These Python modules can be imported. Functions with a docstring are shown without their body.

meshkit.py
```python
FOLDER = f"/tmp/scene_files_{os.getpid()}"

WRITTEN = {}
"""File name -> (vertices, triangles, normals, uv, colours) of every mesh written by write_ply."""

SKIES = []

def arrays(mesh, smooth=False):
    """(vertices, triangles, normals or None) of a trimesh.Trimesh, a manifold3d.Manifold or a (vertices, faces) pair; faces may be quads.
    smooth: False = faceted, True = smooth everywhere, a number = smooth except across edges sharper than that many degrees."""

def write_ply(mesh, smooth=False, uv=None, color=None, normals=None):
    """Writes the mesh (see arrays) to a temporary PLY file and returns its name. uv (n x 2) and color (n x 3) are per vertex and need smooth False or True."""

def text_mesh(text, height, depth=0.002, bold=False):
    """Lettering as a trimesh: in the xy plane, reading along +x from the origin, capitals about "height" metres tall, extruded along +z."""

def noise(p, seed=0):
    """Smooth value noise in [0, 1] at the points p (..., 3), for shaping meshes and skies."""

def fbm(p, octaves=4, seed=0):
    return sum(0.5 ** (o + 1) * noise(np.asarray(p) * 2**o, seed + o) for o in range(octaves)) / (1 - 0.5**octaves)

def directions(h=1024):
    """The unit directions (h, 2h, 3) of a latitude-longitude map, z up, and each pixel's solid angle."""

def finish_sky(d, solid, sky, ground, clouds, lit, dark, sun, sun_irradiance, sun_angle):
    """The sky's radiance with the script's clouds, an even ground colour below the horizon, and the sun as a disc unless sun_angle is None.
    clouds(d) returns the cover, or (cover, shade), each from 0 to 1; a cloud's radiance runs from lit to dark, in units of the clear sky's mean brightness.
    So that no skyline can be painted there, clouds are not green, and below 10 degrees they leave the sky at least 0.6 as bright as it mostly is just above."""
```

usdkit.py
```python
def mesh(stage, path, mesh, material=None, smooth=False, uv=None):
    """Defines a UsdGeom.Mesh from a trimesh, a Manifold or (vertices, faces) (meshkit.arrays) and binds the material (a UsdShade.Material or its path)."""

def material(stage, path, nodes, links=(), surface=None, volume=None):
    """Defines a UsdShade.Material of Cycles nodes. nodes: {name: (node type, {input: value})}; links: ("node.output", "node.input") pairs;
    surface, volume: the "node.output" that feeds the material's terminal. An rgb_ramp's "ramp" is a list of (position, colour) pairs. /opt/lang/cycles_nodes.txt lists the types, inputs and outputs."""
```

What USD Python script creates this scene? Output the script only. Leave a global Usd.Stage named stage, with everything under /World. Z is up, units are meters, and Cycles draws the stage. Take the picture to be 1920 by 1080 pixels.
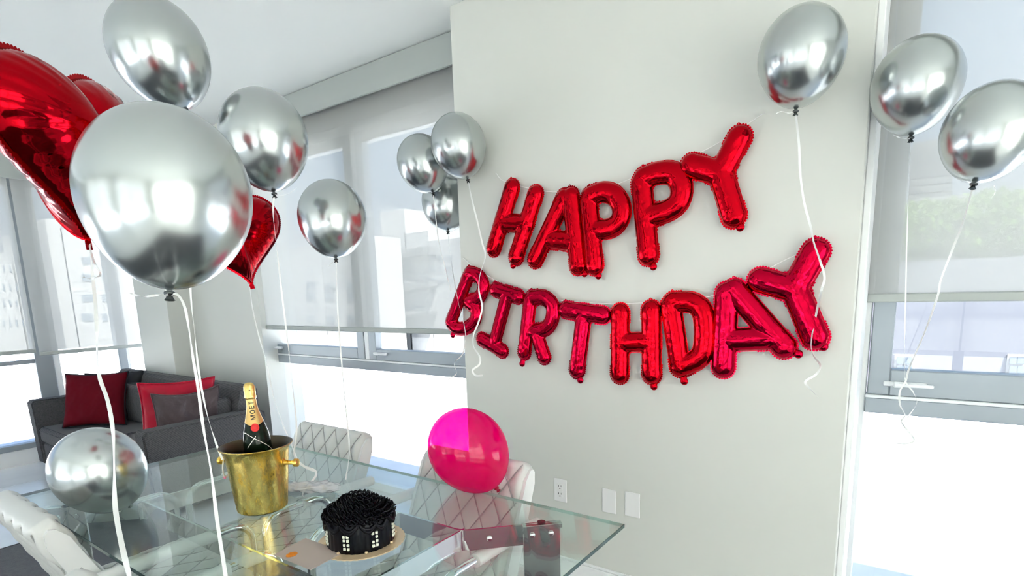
import math, random
import numpy as np
import trimesh, shapely
from shapely.geometry import LineString, Polygon, Point
from shapely.ops import unary_union
import manifold3d as m3
from manifold3d import Manifold, CrossSection
from pxr import Usd, UsdGeom, UsdLux, UsdShade, Gf
import usdkit, meshkit

random.seed(7)
RNG = np.random.default_rng(7)
stage = Usd.Stage.CreateInMemory()
UsdGeom.Xform.Define(stage, '/World')
UsdGeom.Scope.Define(stage, '/World/Looks')

# ------------------------------------------------------------------ camera, sky, sun, exposure
CAM_H = 1.40
F_PX, CX, CY = 1040.38, 960.0, 723.78
RCAM = np.array([[0.8145640339364171, 0.5793450229803766, -0.029065081542951652],
                 [0.07495796492975172, -0.15481268903981293, -0.9850961043501555],
                 [-0.5752101686434461, 0.8002451972115353, -0.16953137240360344]])
EXPOSURE = 0.35
cam = UsdGeom.Camera.Define(stage, '/World/camera')
cam.CreateHorizontalApertureAttr(36.0)
cam.CreateFocalLengthAttr(F_PX / 1920 * 36)
cam.CreateVerticalApertureOffsetAttr((CY - 540) / 1920 * 36)
cam.CreateExposureAttr(EXPOSURE)
cam.CreateClippingRangeAttr((0.02, 2000))
_r, _d, _f = RCAM
cam.AddTransformOp().Set(Gf.Matrix4d(*_r, 0, *(-_d), 0, *(-_f), 0, 0, 0, CAM_H, 1))

SUN_DIR = np.array([0.45, -0.16, 0.87]); SUN_DIR /= np.linalg.norm(SUN_DIR)   # towards the sun, behind the camera
SUN_STRENGTH = 6.0
SKY_STRENGTH = 1.25
usdkit.material(stage, '/World/Looks/sky',
                {"s": ("sky_texture", {"sky_type": "preetham", "sun_direction": tuple(SUN_DIR), "turbidity": 2.6}),
                 "h": ("hsv", {"saturation": 0.95}), "b": ("background_shader", {"strength": SKY_STRENGTH})}, [("s.color", "h.color"), ("h.color", "b.color")], surface="b.background")
dome = UsdLux.DomeLight.Define(stage, '/World/sky_dome')
dome.CreateIntensityAttr(1.0)
UsdShade.MaterialBindingAPI.Apply(dome.GetPrim()).Bind(UsdShade.Material.Get(stage, '/World/Looks/sky'))
sun = UsdLux.DistantLight.Define(stage, '/World/sun_light')
sun.CreateIntensityAttr(SUN_STRENGTH)
sun.CreateAngleAttr(0.53); sun.CreateNormalizeAttr(True)
sun.CreateColorAttr(Gf.Vec3f(1.0, 0.96, 0.9))
_z = SUN_DIR; _x = np.cross([0, 0, 1.0], _z); _x /= np.linalg.norm(_x); _y = np.cross(_z, _x)
sun.AddTransformOp().Set(Gf.Matrix4d(*_x, 0, *_y, 0, *_z, 0, 0, 0, 0, 1))

# ------------------------------------------------------------------ helpers
def ray(px, py):
    return RCAM.T @ np.array([(px - CX) / F_PX, (py - CY) / F_PX, 1.0])
def on(px, py, axis, v):
    """The point of the plane x|y|z = v that shows at a place of the photograph."""
    d = ray(px, py); o = np.array([0, 0, CAM_H]); k = 'xyz'.index(axis)
    return o + d * (v - o[k]) / d[k]
def deep(px, py, dep):
    return np.array([0, 0, CAM_H]) + ray(px, py) * dep

_used = {}
def numbered(path):
    n = _used.get(path, 0); _used[path] = n + 1
    return path if n == 0 else f'{path}_{n:03d}'
def _tag(p, label=None, cat=None, group=None, kind=None):
    for k, v in (('label', label), ('category', cat), ('group', group), ('kind', kind)):
        if v: p.SetCustomDataByKey(k, v)
    return p
def thing(name, label, cat, loc=(0, 0, 0), rotz=0, group=None):
    x = UsdGeom.Xform.Define(stage, numbered('/World/' + name))
    x.AddTranslateOp().Set(Gf.Vec3d(*map(float, loc)))
    if rotz: x.AddRotateZOp().Set(float(rotz))
    p = x.GetPrim(); _tag(p, label, cat, group)
    ORIGIN[str(p.GetPath())] = np.array(loc, float)
    return p
ORIGIN = {}
def part(parent, name, mesh, mat, smooth=30, label=None, kind=None, world=False):
    """A mesh under parent; world=True: vertices are world coordinates and are moved into the thing's frame (unrotated things)."""
    base = str(parent.GetPath()); path = numbered(base + '/' + name)
    if world:
        top = '/'.join(base.split('/')[:3]); v, f, _ = meshkit.arrays(mesh)
        mesh = trimesh.Trimesh(v - ORIGIN[top], f, process=False)
    m = usdkit.mesh(stage, path, mesh, M[mat], smooth=smooth)
    return _tag(m.GetPrim(), label, kind=kind)
def struct(name, mesh, mat, smooth=30, label=None):
    path = '/World/' + name
    m = usdkit.mesh(stage, path, mesh, M[mat], smooth=smooth)
    ORIGIN[path] = np.zeros(3)
    return _tag(m.GetPrim(), label, kind='structure')
def single(name, mesh, mat, label, cat, group=None, kind=None, smooth=30):
    m = usdkit.mesh(stage, numbered('/World/' + name), mesh, M[mat], smooth=smooth)
    ORIGIN[str(m.GetPath())] = np.zeros(3)
    return _tag(m.GetPrim(), label, cat, group, kind)
def copy_of(src, name, label, cat, loc, rotz=0, group=None):
    p = thing(name, label, cat, loc, rotz, group)
    for c in src.GetChildren():
        _ref(c, str(p.GetPath()) + '/' + c.GetName())
    return p
def _ref(c, path):
    q = stage.DefinePrim(path, c.GetTypeName()); q.GetReferences().AddInternalReference(c.GetPath())

def cat_(*ms):
    out = []
    for m in ms:
        if m is None: continue
        v, f, _ = meshkit.arrays(m); out.append(trimesh.Trimesh(v, f, process=False))
    return trimesh.util.concatenate(out)
def bx(x0, x1, y0, y1, z0, z1, ch=0.0):
    """Box, edges chamfered by ch."""
    x0, x1 = min(x0, x1), max(x0, x1); y0, y1 = min(y0, y1), max(y0, y1); z0, z1 = min(z0, z1), max(z0, z1)
    if ch <= 0:
        return trimesh.creation.box(bounds=[[x0, y0, z0], [x1, y1, z1]])
    ch = min(ch, (x1 - x0) / 2.01, (y1 - y0) / 2.01, (z1 - z0) / 2.01)
    p = []
    for sx in (0, 1):
        for sy in (0, 1):
            for sz in (0, 1):
                c = np.array([x1 if sx else x0, y1 if sy else y0, z1 if sz else z0]); d = np.array([1 - 2 * sx, 1 - 2 * sy, 1 - 2 * sz]) * ch
                for k in range(3):
                    e = d.copy(); e[k] = 0; p.append(c + e)
    return trimesh.convex.convex_hull(np.array(p))
def rbox(sx, sy, sz, r, seg=16):
    """Rounded box centred on the origin."""
    s = Manifold.sphere(r, seg)
    pts = [s.translate((a * (sx / 2 - r), b * (sy / 2 - r), c * (sz / 2 - r))) for a in (-1, 1) for b in (-1, 1) for c in (-1, 1)]
    m = Manifold.batch_hull(pts).to_mesh()
    return trimesh.Trimesh(m.vert_properties[:, :3], m.tri_verts, process=False)
def mv(m, x=0, y=0, z=0, rz=0, rx=0, ry=0):
    m = m.copy()
    T = trimesh.transformations
    for a, ax in ((rx, [1, 0, 0]), (ry, [0, 1, 0]), (rz, [0, 0, 1])):
        if a: m.apply_transform(T.rotation_matrix(math.radians(a), ax))
    m.apply_translation([x, y, z]); return m
def smooth_path(pts, n=8):
    """Catmull-Rom through the points."""
    p = np.asarray(pts, float)
    if len(p) < 3: return p
    q = np.vstack([2 * p[0] - p[1], p, 2 * p[-1] - p[-2]]); out = []
    for i in range(1, len(q) - 2):
        for t in np.linspace(0, 1, n, endpoint=False):
            a, b, c, d = q[i - 1:i + 3]
            out.append(0.5 * (2 * b + (c - a) * t + (2 * a - 5 * b + 4 * c - d) * t**2 + (3 * b - a - 3 * c + d) * t**3))
    out.append(p[-1]); return np.array(out)
def frames(p):
    t = np.gradient(p, axis=0); t /= np.linalg.norm(t, axis=1, keepdims=True) + 1e-12
    n = np.cross(t[0], [0, 0, 1.0]);
    if np.linalg.norm(n) < 1e-3: n = np.cross(t[0], [1.0, 0, 0])
    n /= np.linalg.norm(n); N = [n]
    for i in range(1, len(p)):
        n = N[-1] - t[i] * (N[-1] @ t[i]); N.append(n / (np.linalg.norm(n) + 1e-12))
    N = np.array(N); return t, N, np.cross(t, N)
def sweep(pts, section, twist=None, scale=None, closed=False):
    """A closed 2-D section (k x 2) along a path, capped."""
    p = np.asarray(pts, float); t, N, B = frames(p); k = len(section); s = np.asarray(section, float)
    tw = np.zeros(len(p)) if twist is None else np.asarray(twist); sc = np.ones(len(p)) if scale is None else np.asarray(scale)
    V = []
    for i in range(len(p)):
        c, d = math.cos(tw[i]), math.sin(tw[i]); a = N[i] * c + B[i] * d; b = -N[i] * d + B[i] * c
        V.append(p[i] + sc[i] * (s[:, :1] * a + s[:, 1:] * b))
    V = np.vstack(V); F = []
    for i in range(len(p) - 1):
        for j in range(k):
            a, b = i * k + j, i * k + (j + 1) % k
            F += [[a, b, b + k], [a, b + k, a + k]]
    n = len(V); V = np.vstack([V, p[:1], p[-1:]]); L = (len(p) - 1) * k
    for j in range(k):
        F += [[n, (j + 1) % k, j], [n + 1, L + j, L + (j + 1) % k]]
    m = trimesh.Trimesh(V, F, process=False)
    if m.volume < 0: m.invert()
    return m
def circle(r, k=12):
    a = np.arange(k) * 2 * np.pi / k; return np.stack([np.cos(a), np.sin(a)], 1) * r
def tube(pts, r, k=12, smooth=0, scale=None):
    return sweep(smooth_path(pts, smooth) if smooth else pts, circle(r, k), scale=scale)
def arc3(c, u, v, r, a0, a1, n=10):
    a = np.radians(np.linspace(a0, a1, n)); return [np.array(c) + r * (math.cos(x) * np.array(u) + math.sin(x) * np.array(v)) for x in a]
def lathe(prof, n=48):
    """Profile of (r, z), top to bottom or the reverse; r = 0 closes the ends."""
    return trimesh.creation.revolve(np.asarray(prof, float), sections=n)
def grid_mesh(P, wrap_u=False):
    """P: (nu, nv, 3) grid of points."""
    nu, nv = P.shape[:2]; F = []
    iu = range(nu if wrap_u else nu - 1)
    for i in iu:
        j = np.arange(nv - 1); a = i * nv + j; b = ((i + 1) % nu) * nv + j
        F.append(np.stack([a, b, b + 1], 1)); F.append(np.stack([a, b + 1, a + 1], 1))
    return trimesh.Trimesh(P.reshape(-1, 3), np.vstack(F), process=False)
def extrude(poly, h):
    gs = getattr(poly, 'geoms', [poly])
    return trimesh.util.concatenate([trimesh.creation.extrude_polygon(g, h, engine='earcut') for g in gs if g.area > 1e-9])
def orient(m, origin, X, Y, Z):
    m = m.copy(); T = np.eye(4); T[:3, 0], T[:3, 1], T[:3, 2], T[:3, 3] = X, Y, Z, origin; m.apply_transform(T); return m
def ico(r, sub=2): return trimesh.creation.icosphere(subdivisions=sub, radius=r)

# ------------------------------------------------------------------ materials
M = {}
def mat(name, nodes, links=(), surface='p.BSDF'):
    M[name] = usdkit.material(stage, '/World/Looks/' + name, nodes, links, surface=surface)
def plain(name, color, rough=0.5, bump=None, vary=None, **kw):
    """Principled material; bump=(scale, strength, distance); vary=(scale, colour2)."""
    nodes = {"p": ("principled_bsdf", {"base_color": color, "roughness": rough, **kw})}; links = []
    if bump or vary: nodes["tc"] = ("texture_coordinate", {})
    if bump:
        nodes["bn"] = ("noise_texture", {"scale": bump[0], "detail": 3.0}); nodes["b"] = ("bump", {"strength": bump[1], "distance": bump[2]})
        links += [("tc.object", "bn.vector"), ("bn.fac", "b.height"), ("b.normal", "p.normal")]
    if vary:
        nodes["vn"] = ("noise_texture", {"scale": vary[0], "detail": 4.0, "roughness": 0.6}); nodes["vm"] = ("mix_color", {"a": color, "b": vary[1]})
        nodes["vr"] = ("map_range", {"from_min": 0.35, "from_max": 0.65, "clamp": True})
        links += [("tc.object", "vn.vector"), ("vn.fac", "vr.value"), ("vr.result", "vm.fac"), ("vm.result", "p.base_color")]
    mat(name, nodes, links)
def facing_pow(nodes, links, f0, f1=1.0, power=5.0):
    nodes["lw"] = ("layer_weight", {"blend": 0.5}); nodes["pw"] = ("math", {"math_type": "power", "value2": power})
    nodes["mr"] = ("map_range", {"from_min": 0.0, "from_max": 1.0, "to_min": f0, "to_max": f1})
    links += [("lw.facing", "pw.value1"), ("pw.value", "mr.value")]
def pane(name, tint, f0, f1=0.9, rough=0.0):
    nodes = {"t": ("transparent_bsdf", {"color": tint}), "g": ("glossy_bsdf", {"color": (1, 1, 1), "roughness": rough}), "m": ("mix_closure", {})}; links = []
    facing_pow(nodes, links, f0, f1)
    links += [("mr.result", "m.fac"), ("t.BSDF", "m.closure1"), ("g.BSDF", "m.closure2")]
    mat(name, nodes, links, surface="m.closure")

plain('wall_paint', (0.68, 0.69, 0.645), 0.6, bump=(90, 0.08, 0.002))
plain('ceiling_paint', (0.90, 0.92, 0.90), 0.7, bump=(70, 0.06, 0.002))
plain('white_paint', (0.86, 0.87, 0.87), 0.35)
plain('valance_paint', (0.42, 0.45, 0.43), 0.5)
plain('aluminium', (0.36, 0.40, 0.43), 0.35, metallic=0.35)
plain('white_metal', (0.85, 0.87, 0.88), 0.3)
plain('shadow_gap', (0.05, 0.05, 0.05), 0.8)
plain('plastic_white', (0.86, 0.86, 0.85), 0.3)
plain('slot_black', (0.03, 0.03, 0.03), 0.5)
pane('window_glass', (0.95, 0.97, 0.97), 0.04, 0.7)
pane('table_glass', (0.90, 0.955, 0.935), 0.045, 0.8)
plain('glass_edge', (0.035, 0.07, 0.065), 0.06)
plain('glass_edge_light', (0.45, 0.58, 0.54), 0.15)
mat('shade_fabric', {"tc": ("texture_coordinate", {}), "w": ("noise_texture", {"scale": 220.0, "detail": 1.0}),
     "t": ("transparent_bsdf", {"color": (1, 1, 1)}), "tl": ("translucent_bsdf", {"color": (0.47, 0.47, 0.45)}), "d": ("diffuse_bsdf", {"color": (0.72, 0.73, 0.71)}),
     "m1": ("mix_closure", {"fac": 0.5}), "m2": ("mix_closure", {"fac": 0.54})},
    [("tl.BSDF", "m1.closure1"), ("d.BSDF", "m1.closure2"), ("t.BSDF", "m2.closure1"), ("m1.closure", "m2.closure2")], surface="m2.closure")
mat('screen_fabric', {"tl": ("translucent_bsdf", {"color": (0.93, 0.92, 0.88)}), "d": ("diffuse_bsdf", {"color": (0.72, 0.73, 0.71)}), "m1": ("mix_closure", {"fac": 0.08})},
    [("tl.BSDF", "m1.closure1"), ("d.BSDF", "m1.closure2")], surface="m1.closure")
# floor: big polished grey tiles
mat('floor_tile', {"tc": ("texture_coordinate", {}), "n": ("noise_texture", {"scale": 3.0, "detail": 6.0, "roughness": 0.6}),
     "r": ("rgb_ramp", {"ramp": [(0.3, (0.74, 0.74, 0.73)), (0.7, (0.82, 0.82, 0.81))]}), "p": ("principled_bsdf", {"roughness": 0.12})},
    [("tc.object", "n.vector"), ("n.fac", "r.fac"), ("r.color", "p.base_color")])
plain('grout', (0.45, 0.45, 0.44), 0.8)
plain('rug_pile', (0.045, 0.047, 0.055), 0.95, bump=(260, 0.6, 0.004), vary=(40, (0.07, 0.072, 0.08)), sheen_weight=0.2)
plain('terrace_white', (0.82, 0.83, 0.85), 0.7, vary=(1.5, (0.72, 0.74, 0.76)))
# chrome latex: metallic pearl
def foil(name, color, rough, bump=None, coat=0.0, edge=None):
    kw = dict(metallic=1.0, coat_weight=coat, coat_roughness=0.05)
    plain(name, color, rough, bump=bump, **kw)
foil('chrome_latex', (0.54, 0.57, 0.57), 0.22)
foil('chrome_latex_dark', (0.10, 0.11, 0.11), 0.3)
foil('red_foil', (0.52, 0.002, 0.010), 0.13, bump=(38, 0.22, 0.004))
foil('red_foil_crimson', (0.52, 0.002, 0.028), 0.13, bump=(38, 0.22, 0.004))
foil('heart_foil', (0.40, 0.002, 0.008), 0.10, bump=(9, 0.25, 0.01))
foil('chrome', (0.80, 0.82, 0.82), 0.04)
foil('bright_chrome', (0.90, 0.91, 0.90), 0.10)
nodes = {"t": ("transparent_bsdf", {"color": (1.0, 0.0, 0.62)}), "tl": ("translucent_bsdf", {"color": (1.0, 0.0, 0.28)}), "d": ("diffuse_bsdf", {"color": (0.95, 0.0, 0.13)}),
         "m1": ("mix_closure", {"fac": 0.5}), "m2": ("mix_closure", {"fac": 0.56}), "g": ("glossy_bsdf", {"roughness": 0.03}), "m3": ("mix_closure", {})}
links = [("tl.BSDF", "m1.closure1"), ("d.BSDF", "m1.closure2"), ("t.BSDF", "m2.closure1"), ("m1.closure", "m2.closure2"), ("m2.closure", "m3.closure1"), ("g.BSDF", "m3.closure2"), ("mr.result", "m3.fac")]
facing_pow(nodes, links, 0.035, 0.5)
mat('pink_latex', nodes, links, surface="m3.closure")
plain('red_latex_knot', (0.35, 0.0, 0.03), 0.3)
plain('ribbon_white', (0.86, 0.87, 0.85), 0.25, sheen_weight=0.2)
plain('cord_white', (0.85, 0.85, 0.83), 0.5)
plain('ring_mark_pink', (0.9, 0.15, 0.35), 0.4)
plain('leather_white', (0.64, 0.645, 0.62), 0.38, bump=(160, 0.12, 0.0015))
plain('leather_piping', (0.78, 0.78, 0.77), 0.3)
plain('stitch_grey', (0.44, 0.44, 0.43), 0.7)
mat('sofa_fabric', {"tc": ("texture_coordinate", {}), "n": ("noise_texture", {"scale": 75.0, "detail": 4.0, "roughness": 0.7}), "wx": ("wave_texture", {"scale": 70.0, "distortion": 3.0, "bands_direction": "z"}),
     "r": ("rgb_ramp", {"ramp": [(0.36, (0.040, 0.040, 0.044)), (0.62, (0.135, 0.130, 0.130))]}), "mx": ("mix_float", {"fac": 0.35}),
     "b": ("bump", {"strength": 0.35, "distance": 0.002}), "p": ("principled_bsdf", {"roughness": 0.9, "sheen_weight": 0.04, "specular_ior_level": 0.15})},
    [("tc.object", "n.vector"), ("tc.object", "wx.vector"), ("n.fac", "mx.a"), ("wx.fac", "mx.b"), ("mx.result", "r.fac"), ("r.color", "p.base_color"), ("mx.result", "b.height"), ("b.normal", "p.normal")])
plain('pillow_wine', (0.12, 0.003, 0.010), 0.85, bump=(120, 0.3, 0.002), specular_ior_level=0.12)
plain('pillow_charcoal', (0.04, 0.04, 0.045), 0.9, specular_ior_level=0.15)
plain('pillow_satin', (0.45, 0.003, 0.025), 0.35, bump=(14, 0.4, 0.014), specular_ior_level=0.3)
plain('pillow_velvet', (0.085, 0.060, 0.062), 0.6, bump=(16, 0.8, 0.02), sheen_weight=0.12, specular_ior_level=0.25)
# aged brass
mat('brass_aged', {"tc": ("texture_coordinate", {}), "mp": ("mapping", {"scale": (1.0, 1.0, 0.45)}), "n": ("noise_texture", {"scale": 26.0, "detail": 8.0, "roughness": 0.72}), "n2": ("noise_texture", {"scale": 9.0, "detail": 3.0}),
     "ad": ("math", {"math_type": "multiply_add", "value2": 0.6, "value3": 0.0}), "r": ("rgb_ramp", {"ramp": [(0.34, (0.16, 0.10, 0.02)), (0.42, (0.72, 0.46, 0.08)), (0.54, (0.98, 0.73, 0.22))]}),
     "rr": ("map_range", {"from_min": 0.4, "from_max": 0.6, "to_min": 0.36, "to_max": 0.14, "clamp": True}),
     "b": ("bump", {"strength": 0.12, "distance": 0.003}), "p": ("principled_bsdf", {"metallic": 1.0})},
    [("tc.object", "mp.vector"), ("mp.vector", "n.vector"), ("tc.object", "n2.vector"), ("n.fac", "r.fac"), ("r.color", "p.base_color"), ("n.fac", "rr.value"), ("rr.result", "p.roughness"), ("n.fac", "b.height"), ("b.normal", "p.normal")])
plain('bucket_inside', (0.10, 0.08, 0.05), 0.4, metallic=0.8)
plain('bottle_glass', (0.005, 0.013, 0.006), 0.07, specular_ior_level=0.22)
plain('gold_foil', (0.78, 0.52, 0.19), 0.33, metallic=0.75, bump=(60, 0.2, 0.002))
plain('gold_foil_bright', (0.86, 0.62, 0.20), 0.28, metallic=0.85, bump=(90, 0.5, 0.003))
plain('seal_red', (0.75, 0.02, 0.02), 0.35)
plain('seal_red_dark', (0.5, 0.01, 0.02), 0.4)
plain('label_line', (0.80, 0.78, 0.70), 0.4)
plain('ink_black', (0.015, 0.013, 0.012), 0.5)
plain('icing_black', (0.002, 0.0018, 0.004), 0.24, bump=(45, 0.25, 0.004), specular_ior_level=0.2)
plain('sugar_white', (0.82, 0.82, 0.70), 0.5)
plain('cake_board_gold', (0.72, 0.55, 0.34), 0.35, metallic=0.3)
plain('kraft_card', (0.46, 0.38, 0.33), 0.6, bump=(200, 0.1, 0.001))
plain('seal_orange', (0.85, 0.30, 0.035), 0.25, metallic=0.3)
nodes = {"t": ("transparent_bsdf", {"color": (0.97, 0.98, 0.99)}), "g": ("glossy_bsdf", {"roughness": 0.08}), "d": ("diffuse_bsdf", {"color": (0.9, 0.9, 0.92)}), "m0": ("mix_closure", {"fac": 0.42}), "m": ("mix_closure", {})}
links = [("t.BSDF", "m0.closure1"), ("d.BSDF", "m0.closure2"), ("m0.closure", "m.closure1"), ("g.BSDF", "m.closure2"), ("mr.result", "m.fac")]
facing_pow(nodes, links, 0.12, 0.9, 2.5)
mat('cellophane', nodes, links, surface="m.closure")
plain('render_white', (0.44, 0.44, 0.43), 0.8)
plain('render_cream', (0.28, 0.275, 0.25), 0.8)
plain('render_lavender', (0.25, 0.26, 0.30), 0.8)
plain('far_glass', (0.20, 0.24, 0.28), 0.15)
plain('far_grey', (0.15, 0.155, 0.16), 0.8)
plain('roof_white', (0.38, 0.38, 0.37), 0.8)
mat('leaf_green', {"d": ("diffuse_bsdf", {"color": (0.16, 0.24, 0.07)}), "t": ("translucent_bsdf", {"color": (0.20, 0.30, 0.06)}), "m": ("mix_closure", {"fac": 0.35})},
    [("d.BSDF", "m.closure1"), ("t.BSDF", "m.closure2")], surface="m.closure")
plain('bark', (0.25, 0.19, 0.14), 0.9)
plain('dark_wood', (0.09, 0.075, 0.065), 0.4)
plain('slate_wall', (0.30, 0.31, 0.32), 0.6)

# ------------------------------------------------------------------ the room
CEIL = 2.73
WALL_Y, WIN_Y = 2.2, 2.57             # face of the wall with the letters; plane of the window glass
LEFT_X, BACK_Y, RIGHT_X = -6.35, -3.2, 2.7
P_X0, P_X1 = -1.88, -0.155            # the wall panel between the windows

# floor of separate polished tiles, 60 cm, on a bed
bed = struct('floor', bx(LEFT_X - 0.1, RIGHT_X + 0.1, BACK_Y - 0.1, WIN_Y + 0.12, -0.12, -0.012), 'grout')
tile = 0.80
for i in range(12):
    for j in range(8):
        x0 = -6.45 + i * tile; y0 = -3.3 + j * tile
        x1 = min(x0 + tile, RIGHT_X + 0.1); y1 = min(y0 + tile, WIN_Y + 0.1)
        if x1 - x0 < 0.05 or y1 - y0 < 0.05: continue
        part(bed, 'tile', bx(x0 + 0.0015, x1 - 0.0015, y0 + 0.0015, y1 - 0.0015, -0.0125, RNG.uniform(-0.0004, 0), 0.001), 'floor_tile', smooth=False)
rug = thing('area_rug', 'dark grey area rug under the glass table and its chairs', 'rug', (-1.65, .31, 0))
part(rug, 'pile', bx(-2.55, 2.55, -1.21, 1.21, 0, .007, .002), 'rug_pile', smooth=False)
for a_, b_ in ((-2.56, -2.545), (2.545, 2.56)):
    part(rug, 'binding', bx(a_, b_, -1.21, 1.21, 0, .009, .003), 'shadow_gap', smooth=False)
struct('ceiling', bx(LEFT_X - 0.35, RIGHT_X + 0.3, BACK_Y - 0.3, WIN_Y + 0.3, CEIL, CEIL + 0.25), 'ceiling_paint', smooth=False)
struct('wall_center', bx(P_X0, P_X1, WALL_Y, WIN_Y + 0.15, -0.012, CEIL, 0.003), 'wall_paint', smooth=False, label='plain grey-green wall panel with the letter garlands, between the windows')
struct('wall_far_left', bx(-5.82, -5.20, 2.2, WIN_Y + 0.15, -0.012, CEIL, 0.003), 'wall_paint', smooth=False, label='narrow grey-green wall pier at the room corner behind the sofa')
struct('wall_recess', bx(-5.20, -4.13, 2.41, WIN_Y + 0.15, -0.012, CEIL), 'wall_paint', smooth=False, label='set-back grey-green wall between corner pier and window')
struct('wall_back', cat_(bx(LEFT_X - 0.2, -4.2, BACK_Y - 0.15, BACK_Y, -0.012, CEIL), bx(-4.2, RIGHT_X + .2, BACK_Y - 0.15, BACK_Y, 2.5, CEIL), bx(1.9, RIGHT_X + 0.2, BACK_Y - 0.15, BACK_Y, -0.012, 2.5), bx(-1.3, -.9, BACK_Y - 0.15, BACK_Y, -0.012, 2.5)), 'wall_paint', smooth=False)
struct('wall_right', cat_(bx(RIGHT_X, RIGHT_X + 0.15, 0.9, WIN_Y + 0.15, -0.012, CEIL), bx(RIGHT_X, RIGHT_X + 0.15, BACK_Y, 0.9, 2.5, CEIL), bx(RIGHT_X, RIGHT_X + 0.15, BACK_Y, -2.6, -.012, 2.5)), 'wall_paint', smooth=False)
def baseboard(name, x0, x1, y):
    struct(name, cat_(bx(x0, x1, y - 0.014, y, 0, 0.095, 0.002), bx(x0, x1, y - 0.010, y, 0.095, 0.108, 0.003)), 'white_paint', smooth=False)
baseboard('baseboard_center', P_X0, P_X1, WALL_Y)
baseboard('baseboard_far_left', -5.82, -5.20, 2.2)
baseboard('baseboard_back', LEFT_X, RIGHT_X, BACK_Y + 0.014)
struct('wall_header_front', cat_(bx(-4.13, P_X0, WIN_Y - 0.04, WIN_Y + 0.15, 2.50, CEIL), bx(P_X1, RIGHT_X, WIN_Y - 0.04, WIN_Y + 0.15, 2.50, CEIL)), 'white_paint', smooth=False)
struct('wall_header_left', bx(LEFT_X - 0.15, LEFT_X + 0.06, BACK_Y, WIN_Y + 0.15, 2.46, CEIL), 'white_paint', smooth=False)
struct('trim_1', bx(LEFT_X - 0.06, LEFT_X + 0.02, BACK_Y, 2.2, -0.012, 0.135, 0.004), 'white_paint', smooth=False, label='white kerb under the floor-length left window')

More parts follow.
